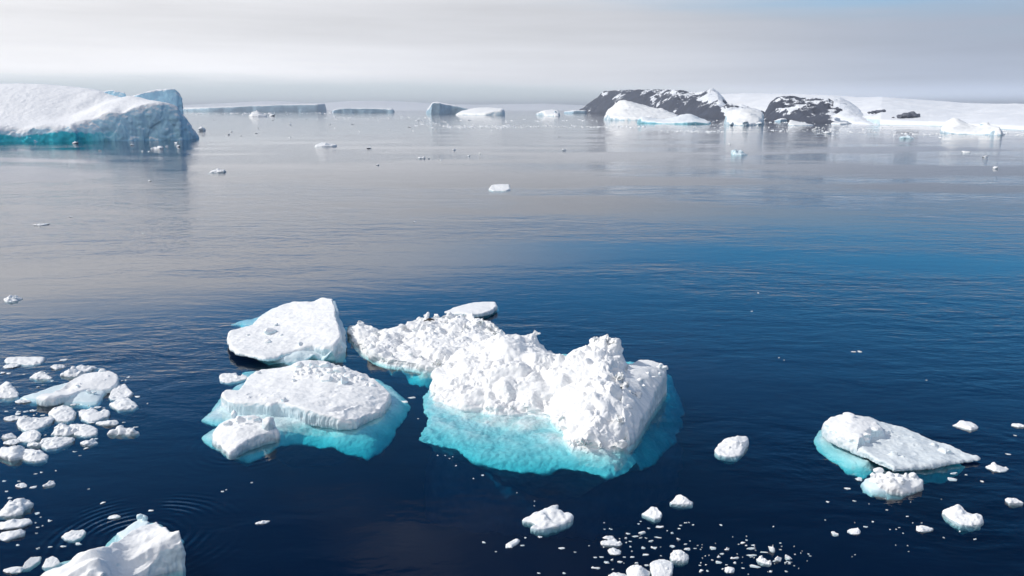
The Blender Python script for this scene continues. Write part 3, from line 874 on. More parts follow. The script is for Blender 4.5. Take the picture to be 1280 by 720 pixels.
# the large iceberg at the left
T = empty('iceberg', at(120, 176), 'huge domed iceberg with a blue shaded cliff and teal waterline at the left edge', 'iceberg')
edge = [(-110, 177, 160), (-60, 177, 158), (-25, 177, 157), (0, 177, 157.5), (12, 177, 160), (24, 177, 164), (35, 177, 160.5), (48, 177, 156), (60, 177, 157), (75, 177, 161), (90, 177, 157.5), (97, 177, 162), (99, 176.7, 153), (108, 176.6, 150.5), (120, 176.5, 153),
        (127, 176.4, 145), (135, 176.3, 140), (148, 176.2, 140), (160, 176, 137), (172, 175.8, 134), (185, 175.6, 131), (200, 175.4, 127.5), (215, 175.2, 127.5), (228, 175, 129), (234, 174.6, 140), (240, 174.3, 150), (246, 173.6, 160), (249, 172.6, 167),
        (244, 171.5, 155), (232, 171, 142), (180, 170, 136), (100, 169.5, 130), (0, 169.5, 125), (-110, 169.5, 125)]
inner = [(0, 172.4, 104.5), (30, 172.4, 104), (60, 172.5, 105), (90, 172.6, 108), (110, 172.8, 111), (130, 173, 114.5), (-50, 172.4, 108), (-90, 172.4, 112),
         (60, 175.6, 150), (88, 175.8, 150), (108, 175.6, 144), (130, 175, 132), (150, 174.4, 124), (165, 174, 119.5), (178, 174, 121), (192, 174.3, 125), (30, 175.2, 146), (0, 174.8, 140), (10, 175.9, 152), (60, 174, 128), (100, 174, 130), (30, 174, 126),
         (80, 174.8, 145), (100, 174.5, 140.5), (118, 174.0, 134), (134, 173.7, 127.5), (96, 173.6, 125), (116, 173.4, 120), (-40, 175.2, 142), (145, 175.6, 136), (120, 175.9, 146), (172, 175, 129), (155, 175.7, 142), (205, 174.3, 127)]
link('domed_body', far_mesh(edge, inner, 0.9, 4.5, 101, 1.1, tf=0.25), M_BIG, T)
link('rear_block', far_mesh([(167, 173.2, 120.5), (178, 173.2, 117), (200, 173, 112.5), (212, 173, 111.5), (225, 172.9, 111.5), (229, 172.8, 117), (233, 172.8, 127), (228, 172, 127), (200, 171.6, 122), (170, 171.8, 124)],
                            [(200, 172.5, 112.3), (222, 172.5, 111.3)], 0.8, 1.2, 103, 0.6), M_BIG, T)
link('rear_block', far_mesh([(132, 173, 115.5), (139, 173, 113), (152, 173, 113.4), (166, 173, 118.5), (150, 172, 117), (135, 172, 118)], [(145, 172.6, 112.8)], 0.7, 1.2, 104, 0.6), M_BIG, T)

far_berg('long tabular iceberg rising to a squared right end, furthest left on the horizon',
         [(228, 139.5, 134.8), (260, 139.6, 134.2), (290, 139.6, 133.2), (330, 139.6, 131.4), (370, 139.6, 130.5), (398, 139.6, 129.7), (408, 139.55, 129.2), (409, 139.4, 129.2), (380, 139.38, 130.3), (320, 139.38, 131.6), (228, 139.38, 134.6)],
         [], 14, 16, 111, 4, M_FARTAB)
far_berg('low thin tabular iceberg on the horizon between the long tabular one and the wedge',
         [(414, 141, 137.6), (422, 141, 135.8), (432, 141, 134.8), (455, 141, 134.9), (494, 141, 136), (494, 140.8, 136), (455, 140.8, 134.8), (425, 140.8, 135.2), (415, 140.8, 137.5)],
         [], 10, 12, 112, 3, M_FARTAB)
far_berg('wedge-shaped iceberg with a sharp tall left corner on the horizon',
         [(531, 142, 139.5), (537.5, 142.1, 133), (540, 142.1, 125.8), (550, 142.1, 128), (565, 142, 131), (585, 142, 134.8), (590, 142, 138), (585, 141.8, 135), (560, 141.75, 130), (541, 141.8, 125.8), (536, 141.8, 134)],
         [], 6, 8, 113, 2.5, M_FARTAB)
far_berg('snowy sloping iceberg with a rounded dark right end, touching the wedge-shaped one',
         [(567, 143.8, 143), (585, 144, 142), (605, 144.2, 141.5), (618, 144.2, 138.5), (624, 144.2, 136.5), (630, 144.2, 136), (632, 144, 137), (631, 143.7, 136), (610, 143.6, 134), (590, 143.6, 135), (575, 143.6, 139)],
         [(592, 143.75, 135.2), (610, 143.75, 134.2), (600, 143.9, 138), (622, 143.8, 135)], 4.5, 8, 114, 2, M_FAR)
far_berg('small broken iceberg of bluish lumps left of the dark mountain',
         [(668, 144, 142.5), (680, 145, 143), (692, 145.6, 143), (700, 145.6, 142.5), (700, 144.6, 140), (688, 144, 138), (675, 144, 140)],
         [(690, 144.7, 136.5), (684, 144.5, 138), (697, 144.9, 141)], 3.0, 6, 115, 2, M_FAR, rocks=[(676, 144.5, 141.5, 6), (694, 145, 140, 6)])
far_berg('low grey-blue iceberg on the horizon close to the foot of the dark mountain',
         [(703, 141.8, 139), (715, 142, 138), (733, 142, 137.5), (735, 141.8, 137.3), (715, 141.7, 137.5), (704, 141.7, 139)], [], 6, 10, 116, 2, M_FARTAB)
far_berg('white iceberg with a steep peak in front of the dark mountain',
         [(753, 149.6, 148.8), (762, 150.4, 146.5), (780, 150.8, 146.5), (800, 151, 147), (830, 151, 147), (848, 151, 147.5), (850, 149.8, 145), (842, 149.3, 142), (830, 149.1, 138), (800, 149, 136), (782, 149, 128), (762, 149.1, 138)],
         [(762, 149.5, 138), (768, 149.5, 129), (774, 149.5, 125), (783, 149.6, 126.5), (790, 149.7, 130.5), (800, 149.8, 134), (815, 149.9, 136), (826, 149.9, 135), (832, 150, 137.5), (842, 150, 143.5), (778, 150.2, 137), (800, 150.4, 141), (820, 150.5, 142.5)], 2.2, 4, 117, 2.0, M_FAR)
far_berg('low blue iceberg with arched hump and tail, in front of the steep white one',
         [(794, 153.6, 150.5), (800, 154.2, 150), (815, 154.6, 152), (828, 154.9, 153.6), (845, 155.1, 152.5), (860, 155.3, 151.5), (872, 155.3, 152), (888, 155.3, 153.6), (891, 154.6, 152), (878, 154, 150), (868, 153.8, 144), (850, 153.7, 144), (830, 153.6, 150.5), (806, 153.5, 146)],
         [(805, 153.9, 145), (815, 154, 149), (830, 154.2, 151.5), (840, 154.2, 147.5), (850, 154.3, 142.5), (862, 154.4, 141.8), (868, 154.4, 144), (874, 154.5, 149.5)], 1.9, 3.5, 118, 1.3, M_BLUE)
far_berg('blocky iceberg with bright left face and blue-grey right face, beside the dark mountain',
         [(905, 155.4, 143), (906, 156, 152), (915, 156.6, 154), (930, 157, 154.5), (940, 157, 154), (950, 156.6, 153), (956, 156, 152), (954.5, 155.2, 141), (948, 154.8, 137.5), (932, 154.6, 136), (915, 154.7, 139)],
         [(909, 155.4, 139.5), (920, 155.5, 136.5), (932, 155.5, 135.2), (945, 155.5, 137), (952, 155.6, 141), (922, 156.1, 146), (938, 156.1, 141)], 1.7, 3, 119, 1.4, M_FAR, rocks=[(932, 157, 154, 5), (914, 156.8, 154.3, 4), (950, 156.7, 153.5, 4)])
far_berg('two-lobed iceberg, white peak left and dark blue end right, near the right edge',
         [(1174, 166.2, 164), (1180, 167, 164), (1195, 167.8, 165.8), (1210, 168.2, 166), (1226, 168.6, 165.4), (1236, 169, 163), (1243, 169.4, 159.5), (1253, 169.6, 160), (1254, 168.8, 159), (1248, 167.4, 157.5), (1232, 166.4, 161), (1215, 165.8, 162), (1202, 165.4, 152), (1185, 165.3, 150), (1177, 165.4, 160)],
         [(1180, 166, 154.5), (1186, 166, 148.5), (1192, 166, 146.5), (1198, 166.1, 149), (1206, 166.4, 155.5), (1212, 166.8, 161), (1222, 167.2, 160.5), (1230, 167.3, 155.5), (1235, 167.6, 158.5), (1245, 168.2, 157.5), (1191, 166.8, 158)], 1.3, 2.6, 120, 1.1, M_FAR, rocks=[(1230, 167.3, 156.5, 4)])
far_berg('small white iceberg stump with a low tail, below the second dark cliff',
         [(983, 156.5, 154.5), (990, 157, 155), (1010, 157, 156), (1020, 156.5, 156), (1012, 156, 155), (996, 156, 153), (986, 156, 150)], [(987, 156.3, 149), (992, 156.4, 152.5)], 1.6, 3, 121, 1.0, M_FAR)
far_berg('low dull grey-blue ice hump, between the blocky iceberg and the second dark cliff',
         [(968, 152, 150), (976, 152.2, 147), (985, 152, 148), (986, 151.7, 147.5), (976, 151.6, 146.3), (969, 151.7, 149)], [], 2.2, 4, 122, 1.2, M_FARTAB)
far_berg('low white floe beneath the right end of the second dark cliff',
         [(1036, 155.2, 153.6), (1050, 155.8, 154), (1062, 155.4, 154), (1062, 154.6, 152), (1048, 154.5, 151.4), (1038, 154.6, 152.5)], [], 1.8, 4, 123, 1.0, M_FAR, name='ice_floe', cat='ice floe')

# ------------------------------------------------------------------ land
def rock_material(name, thr, rock=(0.045, 0.045, 0.055), sc=1.0, xr=(-9, -8)):
    mt = bpy.data.materials.new(name)
    mt.use_nodes = True
    t = NT(mt.node_tree)
    geo = t.n('ShaderNodeNewGeometry')
    pos = geo.outputs['Position']
    nz = t.n('ShaderNodeSeparateXYZ', {0: geo.outputs['Normal']}).outputs[2]
    n = t.noise(t.scale(pos, (1, 0.25, 0.8), (0, 0.35, 0)), 0.012 * sc, 8, 0.68)
    nb = t.noise(t.scale(pos, (1, 0.3, 0.6), (0, -0.5, 0)), 0.035 * sc, 5, 0.7)
    f = t.m('ADD', t.m('MULTIPLY', nz, 0.45), t.m('ADD', t.m('MULTIPLY', n, 1.1), t.m('MULTIPLY', nb, 0.30)))
    px_ = t.n('ShaderNodeSeparateXYZ', {0: pos})
    bear = t.m('DIVIDE', px_.outputs[0], px_.outputs[1])
    f = t.m('ADD', f, t.mr(bear, xr[0], xr[1], -0.12, 0.015, False))
    f = t.mr(f, thr, thr + 0.05)
    rc = t.mix(nb, tuple(c * 0.6 for c in rock), tuple(c * 1.7 for c in rock))
    col = t.mix(f, rc, (0.82, 0.84, 0.87))
    bp = t.n('ShaderNodeBump', {'Height': t.m('MULTIPLY', t.noise(pos, 0.05 * sc, 6, 0.6), 8.0 / sc), 'Strength': 0.8, 'Distance': 1.0}).outputs[0]
    t.n('ShaderNodeOutputMaterial', {0: t.n('ShaderNodeBsdfPrincipled', {'Base Color': col, 'Roughness': 0.9, 'Normal': bp}).outputs[0]})
    return mt


def ridge(name, shore, top, depth, mat, nx=260, nt=60, power=0.8, cliff=0.0, amp=0.0, nsc=100, seed=0):
    """land rising from a shoreline to a skyline, then falling away behind"""
    px = np.linspace(shore[0][0], shore[-1][0], nx)
    pg = np.interp(px, [p[0] for p in shore], [p[1] for p in shore])
    pt = np.interp(px, [p[0] for p in top], [p[1] for p in top])
    V = np.zeros((nx, nt + 12, 3))
    for i in range(nx):
        g = at(px[i], pg[i])
        dirv = g[:2] / np.linalg.norm(g[:2])
        far = g[:2] + dirv * depth
        # row of the ground point below the skyline
        rel = np.array([far[0], far[1], -CAMH])
        pyb = H0 / 2 - (rel @ UP) / (rel @ FW) * F
        q = (H0 / 2 - pt[i]) / F
        zt = max((q * far[1] * FW[1] - far[1] * UP[1]) / (UP[2] - q * FW[2]) + CAMH, 0.5)
        for j in range(nt + 12):
            t_ = j / (nt - 1)
            xy = g[:2] + dirv * depth * t_
            if t_ <= 1: z = zt * (cliff + (1 - cliff) * t_ ** power) if j else -3
            else: z = zt * (1 - ((t_ - 1) * 5.5) ** 1.5)
            V[i, j] = (xy[0], xy[1], z)
    P = V.reshape(-1, 3)
    if amp:
        tt = np.tile(np.arange(nt + 12) / (nt - 1), nx)
        env = np.clip(np.minimum(tt * 6, 1), 0, 1) * np.clip((1.0 - tt) * 4 + 0.12, 0.12, 1)
        q = P * np.array([1, 1, 0])
        P[:, 2] += (fbm(q, nsc, 5, seed, 0.55) - np.abs(fbm(q, nsc * 0.7, 3, seed + 9)) * 0.8 + 0.15) * amp * env
    n2 = nt + 12
    I = np.arange(nx * n2).reshape(nx, n2)
    Fc = np.stack([I[:-1, :-1].ravel(), I[1:, :-1].ravel(), I[1:, 1:].ravel(), I[:-1, 1:].ravel()], 1)
    me = bpy.data.meshes.new(name)
    me.from_pydata(P.tolist(), [], Fc.tolist())
    me.shade_smooth()
    o = link(name, me, mat)
    tag(o, kind='structure')
    return V


M_LAND = ice_material('glacier_snow', snow=(0.85, 0.86, 0.88), ice=(0.6, 0.72, 0.76), slope=(0.45, 0.8), wet=0.5, scale=60, bump=0.02)
ridge('snowfield', [(150, 137.75), (740, 137.8)],
      [(150, 133), (225, 131.5), (260, 130), (300, 128), (330, 126.6), (352, 126.4), (380, 128.5), (405, 128.6), (440, 126), (480, 126), (520, 127.8), (550, 130), (600, 131), (640, 130), (680, 129.5), (740, 132)], 3500, M_LAND, 160, 20, 0.7, amp=18, nsc=1500, seed=3)
Vs = ridge('snowfield', [(868, 143.4), (930, 146.0), (1000, 149), (1060, 152.5), (1100, 156.2), (1160, 157.4), (1200, 159), (1240, 161), (1300, 164.5), (1420, 170)],
      [(868, 124), (900, 117.5), (930, 116.5), (980, 117), (1030, 118.5), (1075, 121.5), (1100, 121), (1150, 124.5), (1200, 128.5), (1250, 130), (1300, 130.5), (1420, 131)], 900, M_LAND, 500, 90, 0.8, cliff=0.10, amp=11, nsc=170, seed=4)
ridge('mountain', [(724, 140.9), (760, 141.6), (800, 143), (850, 145), (900, 148), (940, 149.6), (962, 150.4)],
      [(724, 140), (729, 138), (736, 132), (742, 127), (746, 124.5), (751, 117), (755, 114.6), (762, 113.4), (775, 112.6), (800, 112.4), (822, 111.8), (840, 112.2), (856, 114.6), (872, 115), (884, 113.2), (896, 115.6), (903, 122), (909, 129), (914, 133.5), (926, 133), (936, 137), (948, 142), (962, 149)], 700,
      rock_material('mountain_rock', 1.02, rock=(0.05, 0.058, 0.082), xr=(0.12, 0.24)), 420, 90, 0.62, amp=42, nsc=170, seed=5)
ridge('mountain', [(952, 150.4), (990, 152), (1030, 153.4), (1068, 154.6)],
      [(952, 149), (956, 140), (962, 128), (968, 122), (975, 120.4), (990, 121), (1010, 122.5), (1034, 123.5), (1044, 129), (1052, 134), (1060, 142), (1068, 153)], 260,
      rock_material('cliff_rock', 1.10, rock=(0.05, 0.058, 0.082), sc=2.2), 300, 90, 0.58, amp=20, nsc=70, seed=6)
ridge('snow_spur', [(1040, 153.6), (1070, 155), (1098, 156.6)],
      [(1040, 119.8), (1048, 121.5), (1060, 127), (1072, 135), (1082, 143), (1090, 149.5), (1098, 155.5)], 330,
      rock_material('spur_rock', 0.95, rock=(0.16, 0.20, 0.27), sc=2.0), 160, 60, 0.6, amp=7, nsc=50, seed=7)


def outcrop(label, pts, base):
    """a rock standing out of the snowfield; pts are photo pixels, base the row where it meets the snow"""
    px = np.mean([p[0] for p in pts])
    i = int(np.argmin([abs((v[20][0] / v[20][1]) - (at(px, 160)[0] / at(px, 160)[1])) for v in Vs]))
    best = None
    for v in Vs[i][:60]:
        rel = v - np.array([0, 0, CAMH])
        py = H0 / 2 - (rel @ UP) / (rel @ FW) * F
        if best is None or abs(py - base) < best[0]: best = (abs(py - base), v)
    c = best[1]
    mpp = np.linalg.norm(c) / F
    ch = []
    for k, (x, y, r) in enumerate(pts):
        ch.append(hull_rock(c + np.array([(x - px) * mpp, k * 2.0, (base - y) * mpp - r * mpp * 0.6]), (r * mpp * 1.3, r * mpp * 1.5, r * mpp * 0.9), 800 + k, 20))
    o = link('rock_outcrop', fused(ch, mpp * 0.7, 1, d_far(5, mpp * 6, mpp * 0.8)), MR, origin=c)
    tag(o, label, 'rock')


MR = rock_material('outcrop_rock', 1.35, rock=(0.12, 0.13, 0.16), sc=3)
outcrop('rounded dark rock outcrop rising from the white snowfield at the right', [(1124, 143, 3.5), (1131, 141.5, 5), (1138, 140.5, 5), (1145, 142.5, 4), (1120, 146, 2)], 147)
outcrop('low ragged dark rocks in the snowfield, left of the rounded outcrop', [(1086, 140, 2), (1090, 139.3, 2.6), (1095, 138.9, 2.8), (1100, 138.3, 2.8), (1105, 137.8, 2.2)], 142)

# ------------------------------------------------------------------ loose ice
rnd = random.Random(4)


def mpp_at(px, py):
    g = at(px, py)
    return float(np.linalg.norm(g - np.array([0, 0, CAMH]))) / F, math.asin(CAMH / float(np.linalg.norm(g - np.array([0, 0, CAMH]))))


def chunk_size(px, py, w_, h_):
    s, a = mpp_at(px, py)
    Wd = w_ * s
    hm = h_ * s
    Hh = 0.30 * hm / math.cos(a)
    D = (hm - Hh * math.cos(a)) / math.sin(a)
    if D > Wd * 1.05:
        D = Wd * 1.05
        Hh = (hm - D * math.sin(a)) / math.cos(a)
    D = max(D, Wd * 0.3)
    return Wd, D, max(Hh, 0.25 * min(Wd, hm), 0.04)


def chunk_mesh(px, py, w_, h_, seed, kind='slab', rot=0.0):
    """an individual lump of ice floating at a photo pixel"""
    Wd, D, Hh = chunk_size(px, py, w_, h_)
    s, a = mpp_at(px, py)
    c = at(px, py + h_ * 0.5)[:2] + np.array([0, D * 0.5])
    rs = np.random.RandomState(seed)
    n = rs.randint(7, 11)
    an = np.sort((np.arange(n) + rs.uniform(-0.32, 0.32, n)) / n * 2 * math.pi)
    rr = rs.uniform(0.62, 1.15, n)
    P = np.stack([np.cos(an) * rr * Wd / 2, np.sin(an) * rr * D / 2], 1)
    P[:, 0] *= Wd / np.ptp(P[:, 0])
    ca, sa = math.cos(rot), math.sin(rot)
    P = P @ np.array([[ca, sa], [-sa, ca]])
    tilt = rs.uniform(-0.55, 0.55, 2)
    z = Hh * (0.55 + tilt[0] * P[:, 0] / Wd * 2 + tilt[1] * P[:, 1] / D)
    z = np.clip(z * rs.uniform(0.5, 1.25, n), Hh * 0.08, Hh)
    edge = np.column_stack([P + c, z])
    if kind == 'peak':
        inner = [(c[0] + rs.uniform(-.12, .12) * Wd, c[1] + D * 0.1, Hh * 1.15)]
        edge[:, 2] = np.clip(edge[:, 2] * 0.35, .03, 9)
    elif kind == 'saddle':
        inner = [(c[0] - .28 * Wd, c[1] + D * 0.1, Hh * 1.15), (c[0] + .02 * Wd, c[1], Hh * .35), (c[0] + .3 * Wd, c[1] - D * .05, Hh * .85)]
        edge[:, 2] *= 0.6
    else:
        inner = [(c[0] + rs.uniform(-.2, .2) * Wd, c[1] + rs.uniform(-.1, .25) * D, Hh * rs.uniform(.85, 1.1)) for _ in range(2)]
    step = max(Wd / 26, 0.02)
    if kind in ('slab', 'peak') and Wd < 3:
        # a broken block: flat facets meeting at edges
        lowp = np.column_stack([(edge[:, :2] - c) * rs.uniform(0.75, 1.0, (n, 1)) + c, -Hh * rs.uniform(0.1, 0.5, n)])
        topp = np.column_stack([(edge[:, :2] - c) * rs.uniform(0.35, 0.9, (n, 1)) + c, np.clip(Hh * (0.75 + tilt[0] * P[:, 0] / Wd * 1.6) * rs.uniform(0.8, 1.15, n), .02, 9)])
        ed = edge.copy()
        ed[:, 2] *= 0.6
        cloud_ = np.vstack([ed, lowp, topp, np.array(inner) if kind == 'peak' else topp[:1], [[c[0], c[1], -Hh * 1.2]]])
        import bmesh
        bm = bmesh.new()
        for v in cloud_: bm.verts.new(v)
        bmesh.ops.convex_hull(bm, input=bm.verts)
        bmesh.ops.delete(bm, geom=[v for v in bm.verts if not v.link_faces], context='VERTS')
        bmesh.ops.recalc_face_normals(bm, faces=bm.faces)
        bm.verts.index_update()
        ch = [(np.array([v.co[:] for v in bm.verts]), [[v.index for v in f.verts] for f in bm.faces])]
        bm.free()
    else:
        ch = [solid(edge, inner, ('keel', 3.0, -0.8 * Hh, max(0.35 * Hh, step * 1.5)), step, rim=max(min(Wd, D) * 0.11, step), seed=seed, wobble=Wd * 0.07)]
        e2 = edge.copy()
        e2[:, :2] = (e2[:, :2] - c) * rs.uniform(0.80, 0.95) + c
        e2[:, 2] = -0.05 - 0.12 * Hh
        ch.append(solid(e2, [], ('keel', 0.9, -Hh * 1.6, max(0.2 * Hh, step * 1.5)), step, rim=max(min(Wd, D) * 0.2, step), seed=seed + 1, wobble=Wd * 0.05))
    gz = rbf(np.vstack([edge, np.array(inner)]), edge[:, :2] * 0.55 + c * 0.45)
    nr = {'slab': 2, 'peak': 2, 'rubble': 9, 'saddle': 3}[kind]
    for k in range(nr):
        j = rs.randint(n)
        t_ = rs.uniform(0.0, 0.75)
        p = edge[j, :2] * t_ + c * (1 - t_)
        zz = rbf(np.vstack([edge, np.array(inner)]), p[None])[0]
        r = min(Wd, D * 1.5) * rs.uniform(0.07, 0.15) * (1.3 if kind == 'rubble' else 1)
        ch.append(hull_rock((p[0], p[1], zz + r * 0.05), (r, r, r * 0.75), seed * 3 + k, 14))
    dd = lambda co, no: no * ((0.1 - np.abs(fbm(co, Wd * 0.3, 3, seed + 77))) * Wd * 0.10 + fbm(co, Wd * 0.22, 4, seed) * Wd * 0.035 + fbm(co, Wd * 0.6, 2, seed + 3) * Wd * 0.05 + fbm(co, 0.12, 2, seed + 5) * 0.015 + (1 - np.abs(no[:, 2])) * fbm(co * np.array([1, 1, .3]), Wd * .1, 2, seed + 8) * Wd * .03)[:, None]
    return fused(ch, step * 0.8, 0, dd), c


TRACED = {
 (685, 645.5): ([(651,650,.12),(657,644,.3),(668,639,.45),(680,634,.6),(690,630,.75),(699,627,.85),(701,631,.75),(697,634,.6),(706,637,.6),(716,639,.5),(718,645,.35),(715,650,.2),(705,655,.1),(692,660,.06),(680,662,.05),(668,662,.05),(660,659,.08),(668,654,.12),(663,652,.15)],
                [(680,643,.55),(690,640,.62),(675,650,.3),(695,648,.3),(684,647,.25),(660,648,.28)]),
 (914, 557.5): ([(892,563,.15),(897,554,.35),(905,548,.6),(915,545,.75),(925,543,.85),(935,544,.75),(937,551,.45),(933,558,.3),(929,566,.12),(923,571,.05),(910,571,.05),(898,569,.05)], [(915,552,.65),(925,550,.75),(908,560,.3),(920,562,.3)]),
 (1203.5, 643): ([(1177,637,.3),(1185,634,.5),(1191,632,.6),(1197,628,.9),(1202,631,.75),(1207,638,.45),(1212,640,.4),(1220,640,.5),(1228,643,.5),(1230,648,.35),(1227,655,.1),(1215,657,.05),(1200,656,.05),(1190,650,.1),(1182,644,.15)], [(1198,635,.75),(1205,645,.3),(1220,645,.5),(1190,640,.4)]),
 (827, 711): ([(812,703,.5),(825,697,.55),(836,700,.5),(842,703,.45),(841,715,.3),(838,722,.1),(816,724,.1),(813,712,.3)], [(827,706,.55)]),
 (797, 713): ([(782,712,.1),(788,706,.4),(797,705,.5),(804,708,.5),(813,713,.2),(812,720,.05),(797,728,.05),(785,722,.05)], [(800,710,.6)]),
 (850, 694): ([(838,691,.35),(842,687,.45),(852,687,.5),(858,691,.4),(862,693,.3),(861,699,.1),(855,702,.05),(840,701,.05),(837,697,.1)], [(850,690,.5)]),
 (851, 624.5): ([(836,628,.05),(843,622,.2),(844,618,.4),(852,617,.5),(859,621,.45),(861,625,.15),(867,627,.05),(866,631,.03),(850,631,.03),(838,630,.03)], []),
 (814, 640.5): ([(801,642,.05),(810,636,.35),(814,632,.55),(821,633,.5),(828,641,.3),(826,647,.1),(818,649,.05),(808,645,.05)], []),
 (92, 669): ([(76,670,.08),(82,665,.2),(90,662,.3),(104,661,.25),(108,664,.15),(103,671,.05),(92,676,.03),(82,675,.03)], []),
 (30, 450.5): ([(3,450,.2),(8,446,.4),(14,445,.45),(40,444.5,.45),(57,445,.4),(56,449,.25),(50,455,.05),(35,457,.02),(22,455,.03),(8,454,.05)], []),
 (52, 468): ([(36,472,.05),(44,466,.3),(52,463,.7),(58,466,.4),(66,471,.15),(66,474,.03),(45,474,.03)], []),
 (43, 529): ([(20,527,.35),(23,520,.55),(27,519,.6),(33,521,.5),(50,521,.45),(66,519,.45),(67,523,.35),(57,532,.1),(45,537,.05),(30,539,.03),(22,533,.1)], [(28,523,.7)]),
 (77, 517): ([(59,516,.2),(66,509,.5),(78,505,.65),(88,507,.6),(95,514,.4),(93,522,.15),(85,527,.05),(68,526,.05)], [(76,512,.7),(84,516,.45)]),
 (118, 518.5): ([(97,515,.3),(101,511,.45),(113,509,.5),(124,513,.4),(132,509.5,.5),(138,513,.4),(136,519,.2),(124,525,.05),(110,528,.03),(101,524,.05)], [(112,515,.5)]),
 (104, 537): ([(85,533,.3),(87,529,.4),(100,528,.45),(115,531,.4),(124,536,.25),(122,543,.05),(108,546,.03),(93,544,.05)], [(105,535,.42)]),
 (72, 553): ([(50,551,.35),(52,547,.5),(70,545,.5),(95,546,.35),(88,553,.1),(72,560,.05),(58,562,.03),(50,557,.08)], [(70,550,.4)]),
 (42, 568.5): ([(21,570,.1),(25,563,.4),(33,560,.5),(52,562,.45),(61,568,.2),(60,574,.05),(45,577,.03),(32,576,.03)], [(42,565,.5)]),
 (36, 544): ([(19,549,.1),(28,540,.4),(43,536,.6),(52,541,.45),(50,548,.15),(40,553,.03),(25,552,.04)], [(38,542,.55),(36,546,.25)]),
 (154, 503): ([(135,505,.1),(146,499,.4),(160,496,.55),(165,499,.45),(174,507,.1),(168,511,.03),(147,513,.03)], [(155,502,.5)]),
 (151, 487): ([(135,496,.1),(140,486,.4),(148,480,.5),(157,479,.45),(160,484,.45),(167,490,.3),(163,495,.1),(148,500,.04),(138,500,.04)], [(148,486,.5),(152,491,.2)]),
 (9, 487): ([(-14,495,.05),(-5,485,.5),(9,475,1.0),(17,482,.7),(24,490,.3),(24,496,.05),(10,498,.03),(-10,498,.03)], [(9,480,.95)]),
 (39, 704): ([(26,711,.1),(31,702,.25),(38,696,.3),(52,695,.2),(50,700,.1),(38,709,.03),(28,712,.03)], []),
 (64, 702): ([(52,708,.05),(57,698,.3),(66,694,.4),(72,697,.3),(76,703,.1),(66,709,.03),(55,710,.03)], []),
 (624, 234.5): ([(610,236,.3),(614,231,1.2),(625,229.5,1.5),(637,230,1.3),(638,236,.4),(632,238.5,.1),(616,238.5,.1)], []),
 (291.5, 471.5): ([(273,470,.2),(277,466,.4),(295,465,.4),(300,469,.25),(307,468,.25),(311,471,.15),(305,475,.05),(285,479,.03),(275,477,.05)], []),
}


def traced_mesh(key, seed):
    e, i = TRACED[key]
    kz = 0.58
    edge = np.array(A([(p[0], p[1], p[2] * kz) for p in e]))
    inner = A([(p[0], p[1], p[2] * kz) for p in i])
    Wd = np.ptp(edge[:, 0])
    Hm = edge[:, 2].max()
    step = Wd / 40
    rs = np.random.RandomState(seed)
    ch = [solid(edge, inner, ('keel', 3.0, -0.6 * Hm, 0.35 * Hm), step, rim=Wd * 0.05, seed=seed, wobble=Wd * 0.03)]
    e2 = edge.copy()
    c = edge.mean(0)
    e2[:, :2] = (e2[:, :2] - c[:2]) * 0.93 + c[:2]
    e2[:, 2] = -0.06
    ch.append(solid(e2, [], ('keel', 0.9, -Hm * 1.3, 0.3 * Hm), step * 1.3, rim=Wd * 0.12, seed=seed + 1, wobble=Wd * 0.05))
    pts = np.vstack([edge, np.array(inner)]) if i else edge
    for k in range(5):
        j = rs.randint(len(edge))
        t_ = rs.uniform(0.1, 0.75)
        p = edge[j, :2] * t_ + c[:2] * (1 - t_)
        r = Wd * rs.uniform(0.03, 0.08)
        ch.append(hull_rock((p[0], p[1], rbf(pts, p[None])[0]), (r, r, r * 0.7), seed * 3 + k, 14))
    dd = lambda co, no: no * ((0.12 - np.abs(fbm(co, Wd * 0.28, 3, seed + 77))) * Wd * 0.09 + fbm(co, Wd * 0.12, 3, seed) * Wd * 0.02 + (1 - np.abs(no[:, 2])) * fbm(co * np.array([1, 1, .4]), Wd * .1, 2, seed + 8) * Wd * .03)[:, None]
    return fused(ch, step * 0.8, 0, dd), c


def chunk(px, py, w_, h_, label, kind='slab', rot=0.0, cat='ice chunk', group=None, name='ice_chunk', mat=None):
    seed = int(px * 7 + py * 13) % 9973
    if w_ <= 12 and 'PROTO' in globals():
        return scrap(px, py, w_, h_, label, group, cat, name, rot)
    me, c = traced_mesh((px, py), seed) if (px, py) in TRACED else chunk_mesh(px, py, w_, h_, seed, kind, rot)
    o = link(name, me, mat or M_CHUNK, origin=(c[0], c[1], 0))
    return tag(o, label, cat, group)


# prototypes of small scraps, copied about
PROTO = []
for k in range(12):
    rs = np.random.RandomState(900 + k)
    c1 = [hull_rock((0, 0, 0.05), (0.55, 0.42, 0.28), 40 + k, 8 + k % 4), hull_rock((rs.uniform(-.3, .3), rs.uniform(-.25, .25), 0.1), (0.28, 0.22, 0.26), 60 + k, 8)]
    m = fused(c1, 0.05, 0, lambda co, no, kk=k: no * (fbm(co, 0.3, 3, kk) * 0.07)[:, None])
    m.name = 'ice_scrap'
    m.materials.append(M_CHUNK)
    PROTO.append(m)


def scrap(px, py, w_, h_, label, group, cat='ice scrap', name='ice_scrap', rot=None):
    Wd, D, Hh = chunk_size(px, py, w_, h_)
    o = bpy.data.objects.new(name, rnd.choice(PROTO))
    g = at(px, py + h_ * 0.25)
    o.location = (g[0], g[1], 0)
    D = min(D, Wd * 1.3)
    o.scale = (Wd, D * 1.2, max(Hh * 3.0, 0.07))
    o.rotation_euler = (0, 0, rnd.choice((0, math.pi)) + (rnd.uniform(-.3, .3) if rot is None else rot))
    COL.objects.link(o)
    if cat == 'ice scrap' and w_ >= 4: SCRAPS.append((o, px, py, w_))
    return tag(o, label, cat, group)


SCRAPS = []

